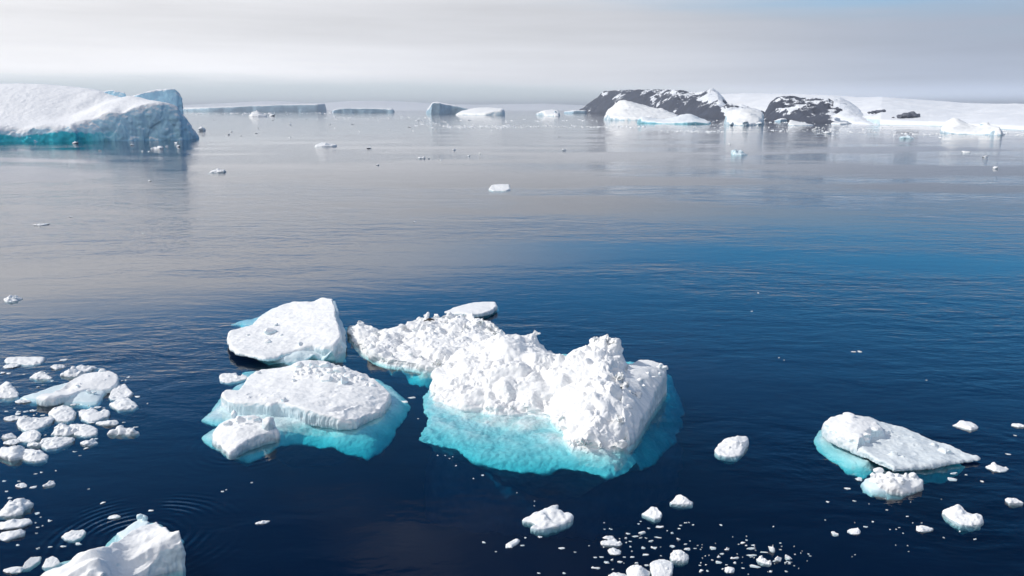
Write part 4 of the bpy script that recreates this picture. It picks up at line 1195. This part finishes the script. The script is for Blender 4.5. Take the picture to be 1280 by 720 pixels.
GLF = 'ice chunks crowded round the grooved floe'
for a in [
    (30, 450.5, 54, 11, 'long flat bar of white ice, topmost in the crowd at the left edge', 'slab'),
    (7, 458, 18, 6, 'small flat chunk just below the long flat bar at the left edge', 'slab'),
    (79, 449, 10, 4, 'tiny chunk alone right of the long flat bar', 'slab'),
    (69, 458.5, 16, 7, 'small domed chunk between the long bar and the grooved floe', 'slab'),
    (52, 468, 31, 12, 'pyramid-topped white chunk above the left end of the grooved floe', 'peak'),
    (9, 487, 34, 22, 'tall blunt pyramid of ice cut by the left edge, beside the grooved floe tip', 'peak'),
    (24, 502, 19, 6, 'small flat pale chunk below the left tip of the grooved floe', 'slab'),
    (84, 467, 28, 12, 'lumpy white chunk behind the grooved floe, left of its twin', 'rubble'),
    (100, 460.5, 26, 11, 'rounded two-humped chunk behind the grooved floe', 'saddle'),
    (151, 487, 31, 21, 'two-lobed cracked chunk off the right end of the grooved floe', 'rubble'),
    (154, 503, 39, 18, 'wide wedge-shaped chunk directly below the two-lobed one', 'peak'),
    (77, 517, 36, 22, 'boulder-like rounded chunk below the middle of the grooved floe', 'slab'),
    (118, 518.5, 43, 19, 'oblong ribbed chunk below the right part of the grooved floe', 'slab'),
    (43, 529, 48, 20, 'smooth bulging chunk with a knobbly left end', 'slab'),
    (10, 523, 20, 7, 'thin pointed chunk at the left edge, left of the bulging one', 'peak'),
    (36, 544, 35, 18, 'creased leaning chunk below the bulging smooth one', 'slab'),
    (70, 540, 36, 16, 'rough broken chunk lying behind the flat-topped trapezoid one', 'rubble'),
    (72, 553, 46, 18, 'flat-topped trapezoid chunk with a clean pale front face', 'slab'),
    (40, 556, 20, 6, 'small knobbly chunk behind the lowest big chunk of the crowd', 'rubble'),
    (42, 568.5, 42, 17, 'lowest big chunk of the left crowd, steep-fronted with a toothed top', 'slab'),
    (6, 568, 36, 20, 'heaped chunk cut by the left edge beside the lowest big one', 'rubble'),
    (7, 546, 16, 9, 'small block at the left edge, upper of a stacked pair', 'slab'),
    (9, 553, 17, 8, 'small rounded block at the left edge, lower of a stacked pair', 'slab'),
    (104, 537, 41, 19, 'smooth oval chunk right of the rough broken one', 'slab'),
    (131, 529, 27, 10, 'narrow tongue-shaped chunk right of the smooth oval one', 'slab'),
    (150, 540, 38, 12, 'jagged flat chunk furthest right and low in the left crowd', 'rubble'),
    (108, 554, 19, 8, 'small splintered scrap below the smooth oval chunk', 'rubble')]:
    chunk(*a[:5], kind=a[5], group=GLF)

for a in [
    (5, 638.5, 34, 20, 'heaped chunk with blue lower flank at the left edge, topmost of three', 'rubble', 0),
    (9, 655.5, 42, 15, 'curved horn-tipped chunk at the left edge, middle one of three', 'slab', .15),
    (4, 670.5, 29, 15, 'horn-tipped chunk at the left edge, lowest of three', 'slab', .1),
    (22, 607.5, 13, 7, 'small oval chunk alone near the left edge below the crowd', 'slab', 0),
    (57, 606, 15, 6, 'little knobbly chunk right of the small oval one near the left edge', 'rubble', .2),
    (92, 669, 32, 14, 'smooth lens-shaped chunk up and left of the ridged iceberg', 'slab', .25),
    (39, 704, 30, 14, 'slanting leaf-shaped chunk left of the ridged iceberg', 'slab', .55),
    (64, 702, 25, 15, 'triangular chunk touching the left flank of the ridged iceberg', 'peak', .2),
    (13, 713, 22, 9, 'low pointed chunk in the bottom left corner', 'peak', 0),
    (140, 646, 14, 6, 'bent splinter of ice inside the ripple rings', 'slab', .3),
    (98, 679, 10, 4.5, 'tiny flake just below the smooth lens-shaped chunk', 'slab', 0),
    (129, 628, 7, 4, 'tiny chip upper left of the ripple rings', 'slab', 0),
    (189, 637, 9, 4, 'tiny flake just behind the top corner of the ridged iceberg', 'slab', .1),
    (327, 653, 18, 6, 'thin glassy shard alone right of the ridged iceberg', 'slab', .35),
    (291.5, 471.5, 38, 14, 'low lumpy white floe just off the left corner of the layered floe', 'rubble', 0),
    (516, 496.5, 12, 4, 'small flat flake in the channel beside the rubble berg', 'slab', 0),
    (506, 501, 12, 4.5, 'small flake resting over the right tip of the layered floe foot', 'slab', 0),
    (685, 645.5, 68, 34, 'arrow-shaped craggy chunk with a grooved back, below the rubble berg', 'slab', .3),
    (814, 640.5, 28, 17, 'angular chunk with a pointed left end, above the bottom cluster', 'peak', 0),
    (851, 624.5, 31, 14, 'hat-shaped chunk with a thin brim, highest right of the bottom cluster', 'peak', 0),
    (914, 557.5, 46, 29, 'craggy triangular block alone between the rubble berg and the pointed floe', 'rubble', .2),
    (639, 680, 26, 9, 'thin slanting sliver left of the bottom cluster', 'slab', .9),
    (768, 679, 27, 12, 'ribbed pale slab, upper of two touching at the left of the bottom cluster', 'slab', .1),
    (768, 689, 17, 11, 'round chunk just below the ribbed pale slab in the bottom cluster', 'slab', 0),
    (763, 672, 16, 6, 'small bar just above the ribbed pale slab in the bottom cluster', 'slab', .2),
    (797, 713, 34, 20, 'grey-flanked chunk with a white wedge on top, at the bottom edge', 'peak', 0),
    (827, 711, 31, 28, 'biggest chunk of the bottom cluster, five-sided and speckled', 'slab', 0),
    (850, 694, 25, 15, 'square-ended chunk with a bright top, right of the five-sided one', 'slab', 0),
    (771, 719, 25, 9, 'flat white chunk cut by the bottom edge below the cluster', 'slab', 0),
    (913, 712, 14, 9, 'pointed little chunk at the bottom of the right fan of scraps', 'peak', .3),
    (971, 697, 11, 10, 'rounded chunk at the middle of the right fan of scraps', 'slab', 0),
    (964, 685, 10, 11, 'small craggy chunk just above the rounded one in the fan of scraps', 'peak', 0),
    (957, 702, 19, 8, 'slanting splintered strip in the middle of the fan of scraps', 'rubble', -.5),
    (984.5, 695.5, 8, 8, 'round chunk at the right end of the fan of scraps', 'slab', 0),
    (1071, 664.5, 15, 9, 'smooth pebble-like chunk with a tiny lump at its left, below the pointed floe', 'slab', 0),
    (1044, 666, 11, 8, 'squarish pebble-like chunk left of the smooth one, below the pointed floe', 'slab', 0),
    (1160.5, 661.5, 21, 9, 'small leaf-shaped chunk lower left of the saddle-backed one', 'slab', .3),
    (1203.5, 643, 54, 31, 'saddle-backed chunk with a peak and a round head, at the lower right', 'saddle', -.15),
    (1219, 532.5, 28, 13, 'small chunk with a tapering left tail, above the tip of the pointed floe', 'peak', 0),
    (1277, 532.5, 14, 6, 'small flat chunk cut by the right edge, level with the pointed floe', 'slab', 0),
    (1252, 586, 25, 11, 'humped chunk right of the pointed floe tip', 'peak', 0),
    (1272, 627, 15, 11, 'oval chunk at the right edge, right of the saddle-backed one', 'slab', 0),
    (1075, 598, 11, 6, 'little flake touching the left end of the crumbly floe', 'slab', 0),
    (1059, 609.5, 8, 4, 'tiny flake lower left of the crumbly floe', 'slab', 0),
    (1190, 598, 12, 5.5, 'small grey flake, lower one of two under the pointed floe tip', 'slab', 0),
    (1193, 591.5, 10, 4, 'small white flake, upper one of two under the pointed floe tip', 'slab', 0),
    (1067, 439, 7, 3, 'tiny chip, left one of a pair alone on the open blue water', 'slab', 0),
    (1075, 439, 7, 3, 'tiny chip, right one of a pair alone on the open blue water', 'slab', 0)]:
    chunk(*a[:5], kind=a[5], rot=a[6], group='loose chunks of drifting ice')

for a in [
    (624, 234.5, 28, 10, 'solitary blocky white chunk in the middle of the open water', 'slab'),
    (402, 181, 29, 5, 'long low floe on the calm water left of centre', 'slab'),
    (268, 214, 19, 4.5, 'small low floe alone, below and right of the huge domed iceberg', 'slab'),
    (925, 191.5, 21, 5, 'flat blue-green floe alone, below the blocky iceberg', 'rubble'),
    (527, 197, 10, 4.5, 'small domed floe alone left of the open water centre', 'peak'),
    (8, 374, 19, 7, 'small white floe at the left edge halfway up the photo', 'rubble'),
    (45, 281, 17, 3, 'barely floating sliver at the left, below the huge domed iceberg', 'slab'),
    (318, 143.5, 17, 5, 'small white floe in front of the long tabular iceberg', 'peak'),
    (340, 144.5, 9, 3, 'tiny floe right of the small white one near the long tabular iceberg', 'slab'),
    (705, 187.5, 6, 3, 'tiny square floe alone on the water right of centre', 'slab'),
    (252, 162, 9, 6, 'small pointed lump just off the right foot of the huge domed iceberg', 'peak'),
    (1208, 190, 12, 3, 'low streak of ice below the two-lobed iceberg', 'rubble'),
    (1233, 196, 9, 3, 'low floe right of the streak below the two-lobed iceberg', 'slab'),
    (1244, 210, 6, 4, 'small squarish floe near the right edge, lowest on the grey water', 'slab'),
    (1138, 172, 17, 3, 'flat pale blue floe left of the two-lobed iceberg', 'slab'),
    (194, 185, 13, 2.5, 'flat row of ice below the right cliff of the huge domed iceberg', 'rubble'),
    (94, 178.5, 9, 2.5, 'low flat lump at the teal waterline of the huge domed iceberg', 'slab'),
    (1020, 161, 9, 4.5, 'small white floe below the second dark cliff, upper one of two', 'peak'),
    (1034, 166, 11, 3.5, 'small white floe below the second dark cliff, lower one of two', 'slab')]:
    chunk(*a[:5], kind=a[5], cat='ice floe', name='ice_floe', group='solitary small floes on the open water', mat=M_BARE if a[0] in (925, 1138) else None)

LB = 'tiny scrap of white ice drifting among the chunks of the bottom cluster'
GB = 'ice scraps of the bottom cluster'
for p in [(759, 702, 9, 6), (765, 699, 4, 5), (774, 701, 8, 5), (752, 695.5, 6, 3), (744, 696, 5, 3), (745, 708, 12, 6), (858, 685, 10, 5), (840, 682, 8, 5), (818, 683, 9, 6), (807, 692, 10, 5), (804, 684, 6, 4), (814, 676, 7, 4.5), (804, 665, 12, 6),
          (823, 671, 11, 3.5), (825, 657, 12, 6), (794, 669.5, 9, 3.5), (785, 666.5, 6, 3.5), (782, 672, 4, 4), (788, 676, 5, 3), (801, 672, 5, 3), (808, 672, 4, 2.5), (798, 654.5, 4, 2.5), (811, 660, 4, 3), (839.5, 665.5, 5, 3.5), (849, 660, 5, 3),
          (851, 656.5, 4, 2), (857, 652.5, 5, 3), (848, 673.5, 5, 5), (856, 679.5, 6, 3), (869, 685, 5, 2.5), (780, 696, 5, 2), (790, 696, 8, 3), (795, 703, 6, 3), (808, 705.5, 6, 4), (877, 713, 7, 6), (875, 706, 4, 3), (783, 678, 3, 2), (788, 683, 3, 2),
          (756, 661, 3, 2), (762, 660.5, 2.5, 2), (605, 677.5, 7, 3), (675, 670.5, 6, 4), (702, 684, 9, 4.5), (653, 681, 6, 3), (657, 672, 4, 2.5), (620, 689, 3, 2), (674, 716, 6, 3), (705, 716, 5, 2.5), (719, 690, 4, 2)]:
    scrap(*p, LB, GB)
LR = 'tiny scrap of white ice in the fan of scraps right of the bottom cluster'
GR = 'ice scraps of the fan at the lower right'
for p in [(891, 684, 9, 5.5), (908, 686, 6, 5), (898, 695.5, 5, 4.5), (903, 692, 7, 3), (918, 695.5, 12, 6), (898, 702, 9, 4.5), (884, 713, 4, 3), (919, 703, 5, 4), (938, 685, 14, 4), (929, 678, 8, 4), (940, 693.5, 13, 3.5), (943, 707, 15, 4.5), (955, 689.5, 12, 3),
          (987, 702, 9, 2), (901, 655.5, 5, 3), (929, 709.5, 5, 3), (963, 714, 5, 4), (983, 714, 5, 2), (942, 681, 6, 3), (967, 658, 3, 2), (975, 678.5, 4, 2)]:
    scrap(*p, LR, GR)
r = random.Random(11)
for k in range(52):
    a, q = r.uniform(0, 2 * math.pi), r.random() ** 0.7
    scrap(938 + math.cos(a) * q * 75, 695 + math.sin(a) * q * 26, 1.4 + 3.4 * r.random() ** 2.2, r.uniform(1.0, 2.2), LR, GR)
for k in range(24):
    scrap(r.uniform(735, 880), r.uniform(650, 718), r.uniform(1.5, 3), r.uniform(1.2, 2), LB, GB)
LL = 'tiny crumb of ice floating between the chunks of the left crowd'
GLL = 'ice crumbs of the left crowd'
for p in [(4, 465, 9, 4), (11, 466, 7, 3), (24, 514, 7, 3), (33, 514, 7, 3), (41, 513, 7, 4), (22, 517, 7, 4), (31, 520, 6, 3), (43, 518.5, 5, 2.5), (53, 518.5, 6, 2.5), (8, 513.5, 6, 2), (122, 508.5, 8, 4), (91, 505, 8, 4), (115, 527, 10, 4), (160, 471, 5, 2.5), (153, 475.5, 4, 2),
          (172, 495, 9, 3), (157, 475, 3, 2), (155, 527.5, 5, 3), (100, 536, 5, 3), (48, 483, 5, 3), (54, 481, 4, 2), (25, 560.5, 10, 4), (16, 561, 8, 4), (60, 466, 5, 2), (65, 476, 4, 2), (94, 564, 6, 2), (170, 533, 6, 3), (120, 548, 5, 2), (108, 560, 7, 3)]:
    scrap(*p, LL, GLL)
for k in range(40):
    scrap(r.gauss(75, 50), r.gauss(520, 26), r.uniform(1.5, 3.5), r.uniform(1.2, 2), LL, GLL)
LW = 'tiny crumb of ice scattered on the dark water of the lower left'
GW_ = 'ice crumbs at the lower left'
for p in [(41, 608, 9, 4), (27, 639, 6, 5), (46, 641, 7, 4), (63, 650, 6, 4), (45, 653, 3, 2), (51, 646, 3, 2), (47, 659, 4, 2), (46, 666, 3, 2.5), (48, 685, 5, 3.5), (63, 683, 7, 2.5), (79, 682.5, 7, 3), (22, 681, 5, 2), (12, 622, 6, 2.5), (5, 601, 5, 2), (24, 601, 5, 2),
          (34, 655, 3, 2), (53, 657, 2.5, 1.5), (315, 603, 4, 2), (278, 614, 4, 2.5), (283, 612, 3, 2), (44, 592, 5, 2), (52, 590, 5, 2), (70, 588, 3, 2), (8, 614, 4, 2)]:
    scrap(*p, LW, GW_)
LX = 'tiny crumb of ice scattered on the dark blue water of the lower right'
GX = 'ice crumbs at the lower right'
for p in [(1035, 627, 5, 3), (1134, 645, 4, 2), (1218, 673, 5, 3), (1227, 601, 5, 3), (1260, 567, 6, 2.5), (1269, 544, 4, 2), (1082, 658, 6, 3), (1108, 637, 4, 2), (1124, 659, 3, 2), (1091, 652, 3, 2), (1061, 665, 4, 3), (1207, 593, 4, 2), (1200, 664, 3, 2), (1068, 626, 5, 2)]:
    scrap(*p, LX, GX)
for k in range(18):
    scrap(r.uniform(1030, 1180), r.uniform(622, 700), r.uniform(1.3, 2.4), r.uniform(1.1, 1.6), LX, GX)
LK = 'tiny bit of ice over the deep blue keel of the rubble berg'
for p in [(603, 593.5, 5, 3), (547, 569, 2.5, 2), (557, 569, 2.5, 2), (562, 573, 2.5, 1.5), (570, 582, 2.5, 1.5), (592, 598, 3, 1.5), (566, 571, 2, 1.5), (668, 626, 2.5, 2), (668, 632, 2, 1.5), (646, 616, 2, 1.5), (523, 523, 3.5, 2)]:
    scrap(*p, LK, 'ice bits beside the rubble berg')
LF = 'tiny distant fleck of ice on the grey open water'
GF = 'distant flecks of ice on the open water'
for p in [(472, 206, 5, 2.5), (568, 187, 5, 2.5), (585, 194.5, 5, 3), (600, 192, 4, 3), (461, 185, 6, 2.5), (536, 198, 3, 2), (551, 200, 3, 2), (518, 277, 5, 2), (948, 366, 4, 1.5), (220, 178, 6, 3), (223, 183, 6, 3), (209, 183, 4, 2), (165, 181, 5, 2), (186, 189, 4, 1.5), (178, 189, 3, 1.5),
          (363, 156, 3, 1.5), (286, 168, 3, 2), (912, 180, 4, 1.5), (362, 155, 3, 2), (125, 188, 4, 1.5), (187, 226, 5, 1.5), (88, 271, 4, 1.2), (178, 292, 4, 1), (940, 389, 4, 1.2), (974, 447, 3, 1.5), (980, 450, 2, 1), (1158, 475, 2.5, 1)]:
    scrap(*p, LF, GF)
for k in range(26):
    scrap(r.uniform(250, 700), r.uniform(149, 172), r.uniform(2, 5), r.uniform(0.8, 1.5), LF, GF)

ANCHORS = [('the five-sided chunk', 827, 711), ('the grey-flanked chunk with a wedge', 797, 713), ('the square-ended chunk', 850, 694), ('the ribbed pale slab', 768, 679), ('the arrow-shaped craggy chunk', 685, 645),
           ('the pointed-left angular chunk', 814, 641), ('the hat-shaped chunk', 851, 625), ('the splintered strip', 957, 702), ('the little pointed chunk at the bottom', 913, 712), ('the end chunk of the fan', 984, 695),
           ('the slanting sliver', 639, 680), ('the long flat bar', 30, 450), ('the grooved floe', 90, 488), ('the boulder-like chunk', 77, 517), ('the bulging knobbly chunk', 43, 529), ('the trapezoid chunk', 72, 553),
           ('the lowest chunk of the left crowd', 42, 568), ('the jagged flat chunk', 150, 540), ('the two-lobed cracked chunk', 151, 487), ('the oval chunk near the left edge', 22, 607), ('the lens-shaped chunk', 92, 669),
           ('the curved horn-tipped chunk', 10, 655), ('the smooth pebble-like chunk', 1071, 664), ('the saddle-backed chunk', 1203, 643), ('the pointed floe', 1115, 565), ('the leaf-shaped lower right chunk', 1160, 661),
           ('the rubble iceberg', 690, 510), ('the layered floe', 390, 510), ('the solitary blocky chunk', 624, 234), ('the huge domed iceberg', 180, 176), ('the small domed floe', 527, 197), ('the ridged iceberg', 150, 700),
           ('the thin glassy shard', 327, 653), ('the pair of chips on the blue water', 1071, 439), ('the blue-green flat floe', 925, 191)]
ORD = ['nearest', 'second', 'third', 'fourth', 'fifth', 'sixth', 'seventh', 'eighth', 'ninth', 'tenth', 'eleventh', 'twelfth']
bins = {}
for (o, px, py, w_) in SCRAPS:
    an = min(ANCHORS, key=lambda q: (q[1] - px) ** 2 + (q[2] - py) ** 2)
    dx_, dy_ = px - an[1], py - an[2]
    d_ = ('right of' if dx_ > 0 else 'left of') if abs(dx_) > abs(dy_) else ('below' if dy_ > 0 else 'above')
    bins.setdefault((an[0], d_), []).append((dx_ * dx_ + dy_ * dy_, o, w_))
for (an, d_), L in bins.items():
    L.sort(key=lambda q: q[0])
    for k, (_, o, w_) in enumerate(L):
        sz = 'sizeable' if w_ >= 9 else 'small' if w_ >= 6 else 'tiny'
        if len(L) == 1: o['label'] = '%s white ice scrap %s %s' % (sz, d_, an)
        elif k < len(ORD): o['label'] = '%s ice scrap %s %s, %s outward' % (sz, d_, an, ORD[k])

# the far bands of brash, too small and too many to count
V, Fc = [], []
r = random.Random(21)
bands = [(240, 557, 655, 156.5, 160.5), (60, 515, 556, 150, 160), (110, 655, 800, 157, 159.5), (80, 825, 905, 163, 165.5), (80, 700, 960, 156.5, 161), (130, 960, 1120, 156, 168), (60, 390, 540, 146, 150), (110, 1110, 1290, 164, 172), (90, 860, 1080, 150.5, 156.5), (60, 540, 760, 149, 153), (60, 240, 420, 140.5, 143)]
off = 0
for n, x0, x1, y0, y1 in bands:
    for k in range(n):
        x = r.uniform(x0, x1)
        y = r.gauss((y0 + y1) / 2, (y1 - y0) / 4)
        g = at(x, max(y, 139.5))
        s_, a_ = mpp_at(x, max(y, 139.5))
        wq = s_ * (0.5 + 2.6 * r.random() ** 3)
        hq = s_ * r.uniform(0.25, 0.8)
        nn = 7
        ring = [(g[0] + math.cos(t_ * 2 * math.pi / nn) * wq * r.uniform(.7, 1), g[1] + math.sin(t_ * 2 * math.pi / nn) * wq * 1.6 * r.uniform(.7, 1), -.1) for t_ in range(nn)]
        up = [(g[0] + math.cos(t_ * 2 * math.pi / nn) * wq * .6 * r.uniform(.6, 1), g[1] + math.sin(t_ * 2 * math.pi / nn) * wq * r.uniform(.5, .9), hq * r.uniform(.6, 1.1)) for t_ in range(nn)]
        V += ring + up + [(g[0], g[1], hq)]
        for t_ in range(nn):
            u = (t_ + 1) % nn
            Fc += [(off + t_, off + u, off + nn + u, off + nn + t_), (off + nn + t_, off + nn + u, off + 2 * nn)]
        off += 2 * nn + 1
me = bpy.data.meshes.new('brash_ice')
me.from_pydata(V, [], Fc)
tag(link('brash_ice', me, M_CHUNK), kind='stuff')

# ------------------------------------------------------------------ the penguin
def plain(name, col, rough=0.6):
    mt = bpy.data.materials.new(name)
    mt.use_nodes = True
    t = NT(mt.node_tree)
    pos = t.n('ShaderNodeTexCoord').outputs['Object']
    n = t.noise(pos, 45, 4, 0.6)
    c = t.mix(n, tuple(x * 0.75 for x in col), tuple(min(x * 1.25, 0.9) for x in col))
    bp = t.n('ShaderNodeBump', {'Height': t.m('MULTIPLY', n, 0.004), 'Strength': 0.6, 'Distance': 1.0}).outputs[0]
    t.n('ShaderNodeOutputMaterial', {0: t.n('ShaderNodeBsdfPrincipled', {'Base Color': c, 'Roughness': rough, 'Normal': bp}).outputs[0]})
    return mt


M_BLK, M_WHT, M_BEAK, M_FEET = plain('dark_plumage', (0.035, 0.025, 0.022)), plain('white_plumage', (0.78, 0.79, 0.78)), plain('beak_horn', (0.12, 0.05, 0.03), 0.4), plain('webbed_skin', (0.45, 0.25, 0.2))
PG = GP(537, 403)
T = empty('penguin', (PG[0], PG[1], PG[2] + 0.10), 'dark-backed penguin lying on its white belly on the jagged snow-heaped floe', 'penguin')


def loft(rings, n=20):
    """rings (x, y, z, half width, half height) along the body -> closed mesh"""
    V, Fc = [], []
    for (x, y, z, ry, rz) in rings:
        for k in range(n):
            a = 2 * math.pi * k / n
            V.append((x, y + math.sin(a) * ry, z + math.cos(a) * rz))
    for i in range(len(rings) - 1):
        for k in range(n):
            u = (k + 1) % n
            Fc.append((i * n + k, i * n + u, (i + 1) * n + u, (i + 1) * n + k))
    Fc.append(tuple(range(n))[::-1])
    Fc.append(tuple((len(rings) - 1) * n + k for k in range(n)))
    me = bpy.data.meshes.new('m')
    me.from_pydata(V, [], Fc)
    me.shade_smooth()
    return me


def sub(me, lv=1):
    o = bpy.data.objects.new('tmp', me)
    COL.objects.link(o)
    s = o.modifiers.new('s', 'SUBSURF')
    s.levels = s.render_levels = lv
    m2 = bpy.data.meshes.new_from_object(o.evaluated_get(bpy.context.evaluated_depsgraph_get()))
    bpy.data.objects.remove(o)
    return m2


def body_part(name, me, mats):
    me.name = name
    me.materials.clear()
    for m_ in mats: me.materials.append(m_)
    o = bpy.data.objects.new(name, me)
    COL.objects.link(o)
    o.parent = T
    return o


me = sub(loft([(-.455, 0, .075, .004, .004), (-.45, 0, .075, .022, .022), (-.43, 0, .08, .042, .042), (-.395, 0, .088, .056, .056), (-.35, 0, .09, .056, .057), (-.31, 0, .088, .054, .058), (-.26, 0, .09, .07, .078), (-.18, 0, .115, .10, .108), (-.08, 0, .135, .125, .132),
               (.03, 0, .135, .13, .135), (.14, 0, .12, .12, .118), (.24, 0, .09, .095, .088), (.32, 0, .062, .06, .055), (.38, 0, .05, .035, .02), (.45, 0, .045, .02, .008), (.46, 0, .045, .004, .002)]))
o = body_part('body', me, [M_BLK, M_WHT])
for p in me.polygons:
    c = p.center
    ax = np.interp(c.x, [-.45, -.3, -.1, .2, .4], [.07, .085, .12, .10, .05])
    if c.z < ax - 0.015 and c.x > -.36 and c.x < .36: p.material_index = 1
body_part('beak', sub(loft([(-.445, 0, .078, .014, .016), (-.47, 0, .074, .012, .012), (-.495, 0, .069, .008, .007), (-.512, 0, .063, .003, .003)], 12)), [M_BEAK])
for sgn in (-1, 1):
    fl = sub(loft([(-.17, sgn * .10, .15, .012, .018), (-.14, sgn * .125, .14, .016, .035), (-.06, sgn * .155, .105, .014, .042), (.03, sgn * .185, .06, .012, .036), (.10, sgn * .205, .03, .009, .022), (.13, sgn * .21, .02, .004, .008)], 12))
    body_part('flipper', fl, [M_BLK])
    ft = sub(loft([(.26, sgn * .05, .03, .014, .014), (.31, sgn * .06, .02, .028, .011), (.36, sgn * .065, .016, .038, .008), (.375, sgn * .065, .015, .03, .004)], 12))
    body_part('foot', ft, [M_FEET])
    body_part('eye', sub(loft([(-.412, sgn * .046, .105, .001, .001), (-.409, sgn * .049, .105, .006, .006), (-.403, sgn * .050, .105, .006, .006), (-.400, sgn * .047, .105, .001, .001)], 10)), [M_WHT])
T.rotation_euler = (0, math.radians(-4), math.radians(12))
